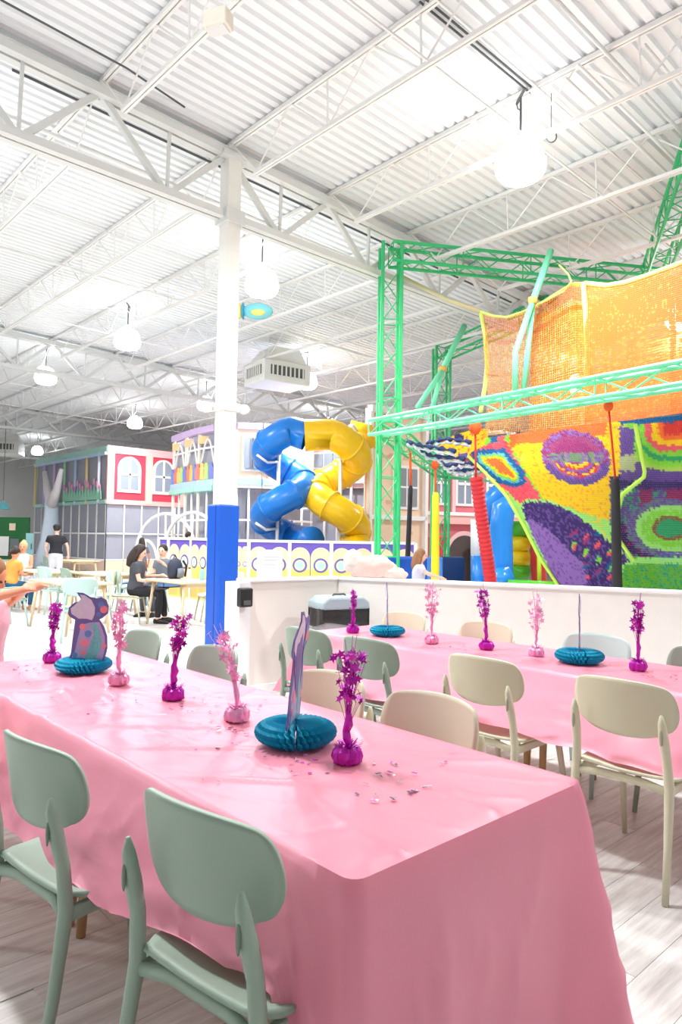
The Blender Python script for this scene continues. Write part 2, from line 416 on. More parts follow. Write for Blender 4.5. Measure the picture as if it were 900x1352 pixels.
wall_seg('wall_side', WC, WR, 1.045, 0.14, mat('wall_paint_side', (246, 243, 238), 0.6))
b = MB(); b.bb((3.64, 5.25, 0), (3.76, 5.48, 1.045)); e = st(b.build('trim_1', capm))
t = thing('soap_dispenser', 'black wall dispenser on the end of the low white wall', 'dispenser', (3.66, 5.22, 0.83))
b = MB(); b.bb((-0.055, -0.05, 0.0), (0.075, 0.03, 0.17)); bevel(b.build('housing', black, t), 0.015)
b = MB(); b.bb((-0.03, -0.062, 0.02), (0.04, -0.05, 0.06)); b.build('lever', darkm, t)
# trash can
t = thing('trash_can', 'grey rectangular trash can with a black bag by the wall corner', 'trash can', (4.44, 4.80, 0), -0.25)
gr = mat('grey_bin', (176, 182, 186), 0.4)
b = MB(); b.prism([(-0.2, 0), (0.2, 0), (0.25, 0.76), (-0.25, 0.76)], (0, 0.15, 0), (1, 0, 0), (0, 0, 1), 0.3); bevel(b.build('bin_body', gr, t), 0.02)
b = MB(); b.grid(lambda u, v: ((0.262+0.006*math.sin(u*60))*(1 if (u % 1) < 2 else 1)*max(-1, min(1, 1.9*math.cos(2*PI*u))), (0.162+0.004*math.sin(u*44))*max(-1, min(1, 1.9*math.sin(2*PI*u))), 0.80-0.15*v-0.025*math.sin(u*17)*v), 90, 4)
solid(b.build('bin_bag', mat('black_bag', (30, 30, 32), 0.25, bump=0.5, bscale=25), t, True), 0.004)
b = MB(); b.prism([(-0.275, 0.78), (0.275, 0.78), (0.27, 0.84), (0.2, 0.89), (-0.2, 0.89), (-0.27, 0.84)], (0, 0.175, 0), (1, 0, 0), (0, 0, 1), 0.35); bevel(b.build('lid', mat('bin_lid', (168, 186, 196), 0.35), t), 0.02)
b = MB(); b.tube([(-0.08, 0, 0.885), (-0.06, 0, 0.905), (0.06, 0, 0.905), (0.08, 0, 0.885)], 0.01, 6); b.build('handle', darkm, t)
t.scale = (0.9, 0.9, 1.04)

# ------------------------------------------------------------------ chairs
def make_chair(m, m2=None):
    t = thing('dining_chair', 'x', 'chair'); m2 = m2 or m
    # backrest: rounded shell, concave to the front (local +x), slightly reclined
    def back(u, v):
        a = (u*2-1); c_ = (v*2-1)
        w = 0.232*(1-0.10*max(0, -c_)**2) ; h = 0.124
        # superellipse map of the square
        k = 0.30
        y = w*a*math.sqrt(max(0, 1-k*c_*c_*abs(a)**3)); zz = h*c_*math.sqrt(max(0, 1-(0.34 if c_ > 0 else 0.5)*a*a*abs(c_)**2))
        x = -0.255+0.06*(y/0.23)**2-0.16*(zz)
        return (x, y, 0.742+zz)
    b = MB(); b.grid(back, 20, 14); o = b.build('backrest', m, t, True); solid(o, 0.014, 0)
    # seat: thin shell with a waterfall front and a tail that rises between the posts
    def seat(u, v):
        x = -0.235+0.47*u; a = v*2-1
        w = 0.215+0.012*math.sin(PI*u)-(0.035 if u < 0.12 else 0)*(1-u/0.12 if u < 0.12 else 0)
        y = w*a
        z = 0.455-0.014*math.cos(PI*a/1.2)*math.sin(PI*min(1, u*1.1))+0.022*max(0, (0.25-u)/0.25)**2-0.03*max(0, (u-0.85)/0.15)**2+0.006*a*a
        return (x, y, z)
    b = MB(); b.grid(seat, 18, 14); o = b.build('seat', m2, t, True); solid(o, 0.013, -1)
    for s in (-1, 1):
        # rear post: foot, seat joint, backrest socket in one tapering member
        b = MB(); P_ = [(-0.315, s*0.222, 0.0), (-0.268, s*0.214, 0.22), (-0.235, s*0.207, 0.44), (-0.243, s*0.200, 0.56), (-0.262, s*0.196, 0.64), (-0.277, s*0.194, 0.71), (-0.281, s*0.193, 0.745)]
        b.tube(P_, [0.0135, 0.0165, 0.0205, 0.019, 0.021, 0.016, 0.006], 10); leg = b.build('leg', m, t, True)
        b = MB(); b.ell((-0.288, s*0.195, 0.655), (0.004, 0.0075, 0.034), 8, 6); b.build('socket_shade', mat('recess_shade_'+m.name, tuple(int(v*0.8) for v in ((142, 165, 148) if m is sage else (214, 211, 184) if m is cream else (188, 215, 208))), 0.5), leg, True)  # recess is not cut in; its shade is a darkened plastic colour
        b = MB(); b.tube([(0.262, s*0.215, 0.0), (0.225, s*0.205, 0.22), (0.185, s*0.192, 0.435)], [0.0125, 0.0155, 0.019], 10); b.build('leg', m, t, True)
        b = MB(); b.bar((-0.235, s*0.203, 0.425), (0.19, s*0.192, 0.425), 0.022, 0.04); bevel(b.build('side_rail', m, t), 0.006)
    b = MB(); b.tube([(-0.236, -0.2, 0.425), (-0.215, -0.1, 0.432), (-0.215, 0.1, 0.432), (-0.236, 0.2, 0.425)], 0.019, 8, sq=0.7); b.build('rear_rail', m, t, True)
    b = MB(); b.bar((0.18, -0.19, 0.42), (0.18, 0.19, 0.42), 0.018, 0.035); b.build('front_rail', m, t)
    remember(t); return t
ch_sage, ch_cream, ch_aqua = make_chair(sage), make_chair(cream), make_chair(aqua)
USED = set()
def chair(kind, x, y, rz, label, group, z=0):
    p = {'s': ch_sage, 'c': ch_cream, 'a': ch_aqua}[kind]
    o = p if kind not in USED else dup(p)
    USED.add(kind)
    o.location = (x, y, z); o.rotation_euler = (0, 0, rz); o['label'] = label; o['group'] = group; o['category'] = 'chair'
    return o
g1, g2, g3, g4 = 'chairs on the near side of the front table', 'chairs on the far side of the front table', 'chairs on the near side of the second table', 'chairs on the far side of the second table'
chair('s', 1.085, 1.405, 0.14, 'sage green plastic chair nearest the camera, back fully in view', g1)
chair('s', 0.99, 2.14, 0.12, 'sage green plastic chair with pale shiny seat at the left edge', g1)
chair('c', 1.05, 3.0, -0.05, 'cream chair mostly outside the left picture edge', g1)
chair('s', 1.86, 4.02, PI, 'sage chair behind the front table beyond the pink foil spray', g2)
chair('s', 1.86, 3.22, PI, 'sage chair behind the front table in front of the blue column', g2)
chair('c', 1.86, 2.30, PI, 'cream chair behind the front table beside the tall purple spray', g2)
chair('c', 1.86, 1.73, PI, 'cream chair behind the front table closest to its free corner', g2)
chair('c', 3.24, 1.43, 0, 'cream chair at the second table nearest the right edge, standing clear', g3)
chair('c', 3.24, 2.17, 0, 'cream chair at the second table, middle of the row', g3)
chair('s', 3.24, 3.0, 0, 'sage chair at the second table behind the tall purple spray', g3)
chair('s', 3.24, 3.58, 0, 'sage chair at the far end of the second table', g3)
chair('c', 4.07, 3.05, PI, 'cream chair beyond the second table behind a purple spray', g4)
chair('a', 4.07, 2.2, PI, 'pale aqua chair beyond the second table behind the teal honeycomb', g4)
chair('s', 4.07, 1.52, PI, 'sage chair beyond the second table at the right picture edge', g4)
chair('c', 4.07, 3.85, PI, 'cream chair beyond the second table near the wall corner', g4)

# ------------------------------------------------------------------ party tables and cloths
def cloth_mat():
    m = mat('pink_plastic_cloth', (251, 162, 186), 0.38, var=0.05, nscale=3, bump=0.25, bscale=9, trans=0.28)
    return m
clothm = cloth_mat()
def party_table(x0, x1, y0, y1, zt, label):
    t = thing('folding_table', label, 'table', ((x0+x1)/2, (y0+y1)/2, 0))
    hx, hy = (x1-x0)/2-0.012, (y1-y0)/2-0.012
    b = MB(); b.bb((-hx, -hy, zt-0.04), (hx, hy, zt-0.012)); b.build('tabletop', oak, t)
    ys = [-hy+0.25, -0.05, 0.05, hy-0.25] if y1-y0 > 2.6 else [-hy+0.2, hy-0.2]
    for yy in ys:
        for s in (-1, 1):
            b = MB(); b.tube([(s*(hx-0.1), yy, zt-0.05), (s*(hx-0.06), yy, 0)], [0.026, 0.017], 10); b.build('leg', mat('table_leg_wood', (190, 150, 104), 0.5, var=0.12), t, True)
    b = MB(); b.bb((-hx+0.08, -hy+0.1, zt-0.1), (hx-0.08, -hy+0.13, zt-0.04)); b.build('apron', oak, t)
def cloth(x0, x1, y0, y1, zt, name_label, drops, flares, creases, seed, group, outs=(0, 0, 0, 0)):
    """drops = (x0 side, x1 side, y0 end, y1 end); flares = outward spread at the four corners"""
    rnd = random.Random(seed)
    rc = 0.02
    RC = 0.038 if seed == 1 else 0.02
    def rnd_c(p):
        x, y = p; ax = x0+RC if x < x0+RC else x1-RC if x > x1-RC else None; ay = y0+RC if y < y0+RC else y1-RC if y > y1-RC else None
        if ax is None or ay is None: return Vector((x, y))
        d = Vector((x-ax, y-ay)); m_ = max(abs(d.x), abs(d.y))
        return Vector((ax, ay)) if d.length < 1e-9 else Vector((ax, ay))+d.normalized()*m_
    # perimeter, counter-clockwise from the (x0,y0) corner
    per = []
    def edge(a, b_, n, side):
        for i in range(n): per.append((Vector(a).lerp(Vector(b_), i/n), side, i/n))
    NX, NY = (64, 200) if seed == 1 else (34, 120)
    edge((x0, y0), (x1, y0), NX, 'y0'); edge((x1, y0), (x1, y1), NY, 'x1'); edge((x1, y1), (x0, y1), NX, 'y1'); edge((x0, y1), (x0, y0), NY, 'x0')
    dr = {'x0': drops[0], 'x1': drops[1], 'y0': drops[2], 'y1': drops[3]}
    nrm = {'x0': Vector((-1, 0)), 'x1': Vector((1, 0)), 'y0': Vector((0, -1)), 'y1': Vector((0, 1))}
    K = 16; N = len(per); b = MB(); vs = []; corners = [Vector((x0, y0)), Vector((x1, y0)), Vector((x1, y1)), Vector((x0, y1))]
    ph = [rnd.uniform(0, 6) for _ in range(8)]
    for i, (p, side, f) in enumerate(per):
        # blend of neighbouring sides close to a corner
        out = nrm[side].copy(); drop = dr[side]; fl = 0
        for ci, cpt in enumerate(corners):
            d = (p-cpt).length
            if d < 0.16:
                k = (1-d/0.16)
                cc = Vector(((-1, -1), (1, -1), (1, 1), (-1, 1))[ci])
                out = (out*(1-k*0.75)+cc.normalized()*k*0.75)
                fl = max(fl, flares[ci]*k**1.6)
                o2 = {0: ('x0', 'y0'), 1: ('y0', 'x1'), 2: ('x1', 'y1'), 3: ('y1', 'x0')}[ci]
                k2 = min(1, 1.6*k); drop = drop*(1-k2)+(max(dr[o2[0]], dr[o2[1]]))*k2
        s = i/N*((x1-x0)+(y1-y0))*2
        wav = 0.5*math.sin(s*5.1+ph[0])+0.5*math.sin(s*9.7+ph[1])+0.35*math.sin(s*17.0+ph[2])
        pl = 1-abs(((s*1.35+0.15*math.sin(s*2+ph[3])) % 1)*2-1)
        for k in range(K+1):
            tt = k/K
            bend = math.sin(min(1, tt*K/1.5)*PI/2)
            o_ = 0.010*bend+tt*(0.014+0.012*wav+0.036*(pl**4)+0.016*noise.noise(Vector((s*5.5, tt*2.5, seed))))+min(1, tt*3)*0.012*(1-min(1, abs(noise.noise(Vector((s*2.6+tt, tt*3.2-s*0.6, seed+7))))*2))**6+fl*tt**1.05+{'x0': outs[0], 'x1': outs[1], 'y0': outs[2], 'y1': outs[3]}[side]*tt*min(1, 4*f, 4*(1-f))
            q = rnd_c(p)+out*o_
            zz = zt-0.006*(1-math.cos(min(1, tt*K/1.5)*PI/2))-tt*drop*(1-0.0*fl)+tt*tt*0.02*math.sin(s*3.1+ph[4])+(0.018*abs(wav)*tt if tt == 1 else 0)
            zz = max(0.004, zz)
            vs.append((q.x, q.y, zz if k else zt))
    fs = []
    for i in range(N):
        for k in range(K):
            fs.append((i*(K+1)+k, i*(K+1)+k+1, ((i+1) % N)*(K+1)+k+1, ((i+1) % N)*(K+1)+k))
    b.add(vs, fs)
    # top sheet with fold creases, welded on the same perimeter
    o0 = len(b.v)
    def top(i, j):
        x = x0+(x1-x0)*i/NX; y = y0+(y1-y0)*j/NY; z = zt
        ed = min(i, NX-i, j, NY-j)
        if ed > 0:
            h = 0
            for (ax, ay, bx, by, w, hh) in creases:
                A = Vector((ax, ay)); B = Vector((bx, by)); ab = B-A; L2 = ab.length_squared
                q = Vector((x, y)); tpar = max(0, min(1, (q-A).dot(ab)/L2)); d = (q-A-ab*tpar).length
                h += hh*math.exp(-(d/w)**2)*math.sin(PI*min(1, tpar*1.1+0.05))
            h += 0.0016*(noise.noise(Vector((x*4.5, y*4.5, seed)))+0.4)+0.0065*(1-min(1, abs(noise.noise(Vector((x*2.6, y*1.9, seed+4.2))))*2.2))**9+0.0045*(1-min(1, abs(noise.noise(Vector((x*5.5+y*3, y*2.4-x*2, seed+9.2))))*2.2))**9
            z += max(-0.0005, h)*min(1, ed/2)
        x, y = rnd_c((x, y)); return (x, y, z)
    b.add([top(i, j) for j in range(NY+1) for i in range(NX+1)], [(j*(NX+1)+i, j*(NX+1)+i+1, (j+1)*(NX+1)+i+1, (j+1)*(NX+1)+i) for j in range(NY) for i in range(NX)])
    o = b.build('tablecloth', clothm)
    bm = bmesh.new(); bm.from_mesh(o.data); bmesh.ops.remove_doubles(bm, verts=bm.verts, dist=0.0004); bmesh.ops.recalc_face_normals(bm, faces=bm.faces); bm.to_mesh(o.data); bm.free()
    o.data.shade_smooth(); o.data.set_sharp_from_angle(angle=math.radians(65))
    tag(o, name_label, 'tablecloth', group)
    return o
TZ = 0.75
party_table(1.02, 1.96, 1.05, 4.10, TZ, 'long party table under the nearest pink cloth')
party_table(3.46, 4.20, 0.30, 4.07, TZ, 'long party table under the second pink cloth')
rnd = random.Random(3)
cr1 = []
for k in range(5): cr1.append((1.02, 1.9+0.35*k, 1.55+rnd.uniform(-.1, .3), 1.25+0.45*k+rnd.uniform(-.2, .2), 0.014, 0.009))
for k in range(16):
    a = rnd.uniform(-1.2, 1.2); x = rnd.uniform(1.15, 1.8); y = rnd.uniform(1.6, 4.0); l = rnd.uniform(.2, .55)
    cr1.append((x-math.sin(a)*l/2*0.6, y-math.cos(a)*l/2, x+math.sin(a)*l/2*0.6, y+math.cos(a)*l/2, 0.012, 0.008))
cr1 += [(1.3, 1.15, 1.32, 4.0, 0.007, 0.003), (1.65, 1.2, 1.64, 4.0, 0.007, 0.003), (1.04, 2.0, 1.94, 2.0, 0.007, 0.003), (1.04, 3.0, 1.94, 3.02, 0.007, 0.003)]
cloth(1.02, 1.96, 1.045, 4.10, TZ, 'pink plastic tablecloth on the nearest table, end hanging low', (0.29, 0.32, 0.735, 0.42), (0.05, 0.17, 0.12, 0.12), cr1, 1, 'pink plastic tablecloths', (0.15, 0.1, 0, 0))
cr2 = [(3.6, 0.4+k*0.6, 3.95+0.1*(k % 3), 0.9+k*0.6, 0.009, 0.004) for k in range(6)]+[(3.8, 0.4, 3.8, 4.0, 0.008, 0.003)]
cloth(3.46, 4.20, 0.30, 4.075, TZ, 'pink plastic tablecloth on the second table by the low wall', (0.27, 0.28, 0.5, 0.45), (0.1, 0.1, 0.12, 0.26), cr2, 5, 'pink plastic tablecloths', (0.34, 0.2, 0, 0))

# ------------------------------------------------------------------ centrepieces
star_poly = [(math.cos(PI*k/5+PI/2)*(1 if k % 2 == 0 else 0.42), math.sin(PI*k/5+PI/2)*(1 if k % 2 == 0 else 0.42)) for k in range(10)]
def rand_rot(r): return Matrix.Rotation(r.uniform(0, 6.28), 3, 'Z') @ Matrix.Rotation(r.uniform(-1.3, 1.3), 3, 'X') @ Matrix.Rotation(r.uniform(0, 6.28), 3, 'Y')
def spray(x, y, fm, h, lean, seed, label, group, nst=34, spread=0.05, sparse=False):
    r = random.Random(seed); h *= 1.08; nst = int(nst*1.5)
    t = thing('foil_spray', label, 'centrepiece', (x, y, TZ+0.004), 0, group)
    b = MB(); b.lathe([(0.036, 0.0), (0.044, 0.006), (0.047, 0.022), (0.044, 0.04), (0.034, 0.05), (0.02, 0.045), (0, 0.045)], 44, lob=11, amp=0.04)
    b.v = [(v[0]+0.004*r.uniform(-1, 1), v[1]+0.004*r.uniform(-1, 1), max(0, v[2]+0.003*r.uniform(-1, 1)) if v[2] > 0 else 0) for v in b.v]; b.build('weight', fm, t, True, 30)
    b = MB()
    for k in range(46):
        a = r.uniform(0, 6.28); rr = r.uniform(0.004, 0.032); l = r.uniform(0.01, 0.022)
        p = Vector((rr*math.cos(a), rr*math.sin(a), 0.052)); q = p+Vector((math.cos(a)*l*0.9, math.sin(a)*l*0.9, r.uniform(0.0, 0.018)))
        w = Vector((-math.sin(a), math.cos(a), 0))*0.0045
        b.add([p-w, p+w, q+w*0.4, q-w*0.4], [(0, 1, 2, 3)])
    solid(b.build('crinkle_collar', fm, t), 0.0008)
    # twisted foil sleeve in the middle of the stem
    L_ = Vector(lean)
    def axis(f): return Vector((L_.x*f*f, L_.y*f*f, 0.045+h*f))
    pts = [axis(f)+Vector((r.uniform(-.005, .005), r.uniform(-.005, .005), 0)) for f in (0.0, 0.05, 0.1, 0.16, 0.22, 0.29, 0.36, 0.44)]
    b = MB(); b.tube(pts, [0.005, 0.010, 0.017, 0.015, 0.019, 0.014, 0.009, 0.004] if not fm is pinkf else [0.004, 0.007, 0.010, 0.013, 0.012, 0.009, 0.007, 0.003], 7, sq=0.55); b.build('foil_sleeve', fm, t)
    b = MB(); sb = MB()
    for k in range(nst):
        f1 = r.uniform(0.34, 0.95) if fm is pinkf else r.uniform(0.46, 0.93)+(0.0 if k else 0.05); a = r.uniform(0, 6.28); rr = spread*r.uniform(0.15, 1.0)*(0.5+0.6*f1)
        e = axis(f1)+Vector((math.cos(a)*rr, math.sin(a)*rr, 0)); m_ = axis(f1*0.55)+Vector((math.cos(a)*rr*0.25, math.sin(a)*rr*0.25, 0))
        if k < 26: b.tube([axis(0.05), m_, e], 0.0011, 3, caps=False)
        M = rand_rot(r); sz = r.uniform(0.011, 0.023)
        n_ = M @ Vector((0, 0, 1)); U = M @ Vector((sz, 0, 0)); V = M @ Vector((0, sz, 0))
        sb.prism(star_poly, e, U, V, 0.0010)
    for k in range(5):
        a = r.uniform(0, 6.28); e = axis(1.0)+Vector((math.cos(a)*0.02, math.sin(a)*0.02, r.uniform(-0.03, 0.03))); b.tube([axis(0.5), axis(0.8)+Vector((math.cos(a)*0.008, math.sin(a)*0.008, 0)), e], 0.0012, 3)
    o = b.build('wires', fm, t); o['kind'] = 'stuff'
    o = sb.build('foil_stars', fm, t); o['kind'] = 'stuff'
    return t
def honeycomb(x, y, r_, h, rz, label, group, tail=None):
    t = thing('honeycomb_base', label, 'centrepiece', (x, y, TZ+0.004), rz, group)
    for half in (0, 1):
        b = MB(); NA, NP = 34, 12; vs = []
        for i in range(NA+1):
            a = PI*half+0.03+(PI-0.06)*i/NA
            for j in range(NP+1):
                p = PI*j/NP-PI/2
                zig = 0.5*(1 if (i+(j//2)) % 2 else -1)
                rr = r_*(0.30+0.70*math.cos(p)**0.55)+zig*0.026*math.cos(p)
                if math.cos(p) < 0.02: rr = 0.06*r_
                zz = h*0.5+h*0.5*math.sin(p)+0.008*zig
                vs.append((rr*math.cos(a), rr*math.sin(a), max(0.0, zz)))
        b.add(vs, [(i*(NP+1)+j, (i+1)*(NP+1)+j, (i+1)*(NP+1)+j+1, i*(NP+1)+j+1) for i in range(NA) for j in range(NP)])
        # pleat walls at the slit
        o = flip(b.build('pleated_half', teal, t))
    return t
tail_out = [(125, 500), (126, 445), (150, 395), (182, 345), (172, 310), (170, 275), (186, 252), (150, 240), (118, 222), (106, 205), (112, 168), (142, 140), (196, 142), (152, 82), (190, 84), (236, 108), (262, 140), (270, 115), (296, 106), (326, 122), (341, 160), (338, 200), (306, 228), (290, 235), (318, 275), (338, 330), (342, 400), (328, 460), (305, 505)]
fluke_in = [(215, 232), (170, 232), (128, 205), (122, 175), (148, 152), (214, 160), (172, 95), (200, 98), (240, 125), (262, 165), (262, 205), (248, 240)]
scale_in = [(205, 500), (222, 440), (252, 380), (262, 320), (248, 262), (262, 250), (292, 300), (305, 350), (300, 410), (272, 460), (262, 503)]
tailp = mat('tail_violet_card', (112, 104, 166), 0.5, var=0.15, nscale=25)
tailm = mat('tail_mauve_card', (174, 168, 208), 0.45, var=0.2, nscale=60)
tailf = mat('tail_lilac_card', (214, 210, 228), 0.45, var=0.12, nscale=40)
tails = mat('tail_teal_glitter', (110, 190, 190), 0.35, metal=0.1, var=0.5, nscale=160)
tailc = mat('tail_coral_dot', (238, 140, 150), 0.5); tailb = mat('tail_blue_dot', (98, 140, 196), 0.5)
def tail(x, y, rz, S, bend, label, group, z=0.035):
    t = thing('tail_cutout', label, 'centrepiece', (x, y, TZ+z), rz, group)
    def cv(pl): return [((px-222)*S, (505-py)*S) for px, py in pl]
    def lay(nm, pl, m, off, th):
        b = MB(); pts = cv(pl)
        bm = bmesh.new(); vs = [bm.verts.new((p[0], off, p[1])) for p in pts]; f = bm.faces.new(vs)
        bmesh.ops.triangulate(bm, faces=[f])
        for _ in range(2): bmesh.ops.subdivide_edges(bm, edges=bm.edges, cuts=1, use_grid_fill=False)
        for v in bm.verts: v.co.y += bend*(v.co.z)**2
        me = bpy.data.meshes.new(nm); bm.to_mesh(me); bm.free(); me.materials.append(m)
        o = bpy.data.objects.new(nm, me); C.objects.link(o); o.parent = t; solid(o, th, 0); return o
    lay('card', tail_out, tailp, 0, 0.003); body_in = [(138, 497), (140, 448), (164, 400), (197, 350), (186, 312), (184, 280), (205, 262), (236, 254), (290, 250), (305, 282), (325, 335), (329, 400), (316, 458), (294, 502)]
    for s in (-1, 1):
        lay('body_panel', body_in, tailm, s*0.0017, 0.0012); lay('fluke', fluke_in, tailf, s*0.0025, 0.0015); lay('scale_panel', scale_in, tails, s*0.0025, 0.0015)
        for (px, py, r_, m) in ((195, 278, 18, tailc), (228, 318, 20, tailb), (210, 372, 23, tailc), (206, 425, 16, tailc), (298, 150, 18, tailb), (314, 178, 22, tailc), (285, 205, 14, tailb), (322, 385, 14, tailc), (155, 440, 15, tailb)):
            poly = [(px+r_*math.cos(2*PI*k/12), py+r_*math.sin(2*PI*k/12)) for k in range(12)]
            lay('bubble', poly, m, s*0.0028, 0.0015)
    return t
GP, GK, GH, GT = 'purple foil star sprays', 'pink foil star sprays', 'teal honeycomb bases', 'mermaid tail cut-outs'
spray(1.53, 1.605, purp, 0.30, (0.01, -0.0, 0), 1, 'bushy purple foil spray closest to the table corner', GP, 46, 0.055)
spray(1.552, 2.24, pinkf, 0.28, (-0.05, 0.06, 0), 2, 'pink foil spray between the purple ones on the front table, leaning towards the column', GK, 30, 0.045)
spray(1.542, 2.70, purp, 0.31, (0.03, -0.02, 0), 3, 'purple foil spray in the middle of the front table', GP, 50, 0.045)
spray(1.50, 3.13, pinkf, 0.33, (0.0, 0.0, 0), 4, 'pale pink foil spray beside the standing tail cut-out', GK, 44, 0.04)
spray(1.48, 3.90, purp, 0.27, (0.02, 0.0, 0), 5, 'slim purple foil spray at the far end of the front table', GP, 40, 0.03)
spray(3.66, 3.80, purp, 0.26, (0.0, 0.0, 0), 6, 'purple foil spray in front of the trash can', GP, 34, 0.03)
spray(3.72, 3.09, pinkf, 0.34, (0.0, 0.0, 0), 7, 'sparse pink foil spray right of the small teal base', GK, 40, 0.06)
spray(3.80, 2.70, purp, 0.33, (-0.02, 0.03, 0), 8, 'purple foil spray in the middle of the second table', GP, 44, 0.045)
spray(3.83, 2.355, pinkf, 0.32, (-0.01, 0.0, 0), 9, 'sparse pink foil spray left of the larger teal base', GK, 34, 0.06)
spray(3.865, 1.74, purp, 0.33, (-0.01, 0.0, 0), 10, 'purple foil spray nearest the right picture edge', GP, 40, 0.035)
honeycomb(1.535, 1.865, 0.128, 0.078, 0.9, 'bright teal tissue honeycomb base on the front table beside the purple spray', GH)
honeycomb(1.50, 3.53, 0.128, 0.07, 2.4, 'teal tissue honeycomb base at the far end of the front table', GH)
honeycomb(3.76, 3.54, 0.118, 0.066, 0.8, 'small teal honeycomb base at the far end of the second table', GH)
honeycomb(3.83, 2.07, 0.128, 0.075, 0.8, 'teal honeycomb base on the second table near the right edge', GH)
tail(1.50, 3.50, math.atan2(right.y, right.x)-0.0, 0.00088, 0.05, 'violet mermaid tail cut-out facing the camera on the front table', GT)
tail(1.52, 1.865, math.atan2(1.865, 1.52)-0.22, 0.00100, -0.22, 'lilac mermaid tail cut-out turned nearly edge-on, closest to the camera', GT)
tail(3.76, 3.54, math.atan2(3.54, 3.76)+0.05, 0.00085, 0.08, 'thin edge-on tail cut-out at the far end of the second table', GT)
tail(3.83, 2.07, math.atan2(2.07, 3.83)-0.04, 0.00088, 0.0, 'edge-on pale tail cut-out on the second table near the right edge', GT)
# confetti scattered on the cloths: nobody could count it
def confetti(x0, x1, y0, y1, n, seed, label, spots):
    r = random.Random(seed); b = MB()
    for k in range(n):
        if r.random() < 0.6: sx, sy = r.choice(spots); x, y = r.gauss(sx, 0.08), r.gauss(sy, 0.13)
        else: x, y = r.uniform(x0, x1), r.uniform(y0, y1)
        x = min(max(x, x0), x1); y = min(max(y, y0), y1)
        a = r.uniform(0, 6.28); l = r.uniform(0.008, 0.022); w = r.uniform(0.004, 0.009); b.cur = r.choice((0, 0, 1, 2, 3))
        M = Matrix.Rotation(a, 3, 'Z') @ Matrix.Rotation(r.uniform(-.25, .25), 3, 'X')
        b.box((x, y, TZ+0.008), (l, w, 0.0008), M=M)
    o = b.build('table_confetti', [iris, purp, pinkf, mat('dark_confetti', (70, 60, 100), 0.3)]); tag(o, label, 'confetti', kind='stuff')
confetti(1.1, 1.88, 1.3, 4.0, 190, 4, 'tiny shiny foil confetti scattered on the nearest pink cloth', [(1.5, 1.35), (1.42, 1.75), (1.45, 2.1), (1.55, 2.5), (1.5, 3.2), (1.4, 3.7)])
confetti(3.52, 4.12, 0.6, 4.0, 130, 6, 'tiny shiny foil confetti scattered on the second pink cloth', [(3.8, 1.5), (3.75, 2.3), (3.7, 2.9), (3.7, 3.5)])

# ------------------------------------------------------------------ cafe tables and chairs behind
def cafe_table(x, y, rz, lx, ly, label):
    t = thing('cafe_table', label, 'table', (x, y, 0), rz, 'pale wooden cafe tables')
    b = MB(); b.bb((-lx/2, -ly/2, 0.715), (lx/2, ly/2, 0.745)); bevel(b.build('tabletop', oak, t), 0.008)
    for i in (-1, 1):
        for j in (-1, 1):
            b = MB(); b.tube([(i*(lx/2-0.12), j*(ly/2-0.09), 0.715), (i*(lx/2-0.04), j*(ly/2-0.04), 0)], [0.03, 0.018], 8); b.build('leg', oak, t, True)
    for s in (-1, 1): b = MB(); b.bb((-lx/2+0.14, s*(ly/2-0.11)-0.01, 0.65), (lx/2-0.14, s*(ly/2-0.11)+0.01, 0.715)); b.build('apron', oak, t)
cafe_table(4.30, 10.72, 0.0, 0.72, 1.5, 'pale wooden table nearest the left edge, second from the pink cloth')
cafe_table(5.92, 10.15, 0.0, 0.75, 1.15, 'pale wooden table where the woman in black sits')
cafe_table(5.15, 14.0, 0.0, 0.8, 1.4, 'pale wooden table in front of the man in the black shirt')
cafe_table(5.75, 12.75, 0.0, 0.8, 1.3, 'pale wooden table right of the girl in orange')
cafe_table(8.0, 19.5, 0.0, 0.8, 1.3, 'small pale wooden table far back by the play house')
GC = 'chairs around the cafe tables'
chs = [('a', 4.0, 9.62, 1.2, 'aqua chair beside the nearest cafe table, back towards the camera'),
       ('c', 5.43, 11.05, -0.75, 'cream chair the woman in black is sitting on'),
       ('c', 6.72, 10.5, PI-0.3, 'cream chair beyond the table of the woman in black'),
       ('c', 6.62, 9.95, PI, 'cream chair nearest the blue column at the cafe table'),
       ('a', 5.05, 11.3, PI, 'aqua chair beyond the nearest cafe table'),
       ('a', 3.65, 11.6, 0.3, 'aqua chair behind the arm of the woman in pink'),
       ('s', 5.1, 12.4, 0, 'sage chair in the gap between the middle cafe tables'),
       ('a', 5.0, 13.2, 0.2, 'aqua chair by the middle cafe table, nearer the column'),
       ('a', 6.45, 13.1, PI, 'aqua chair beyond the middle cafe table'),
       ('s', 6.5, 12.4, PI, 'sage chair beyond the middle cafe table near the woman'),
       ('a', 4.4, 13.9, 0.3, 'aqua chair of the girl in orange'),
       ('a', 4.5, 14.5, 0, 'aqua chair of the blond child'),
       ('a', 4.95, 15.1, -PI/2, 'aqua chair at the head of the farthest busy table'),
       ('s', 7.3, 19.3, 0, 'sage chair at the far small table')]
for k_, x, y, a, lb in chs: chair(k_, x, y, a, lb, GC)
ch_bar = make_chair(mat('blue_plastic', (30, 92, 130), 0.5)); ch_bar.location = (6.9, 13.9, 0); ch_bar.rotation_euler = (0, 0, 2.6); tag(ch_bar, 'dark blue chair between the cafe tables', 'chair', GC)

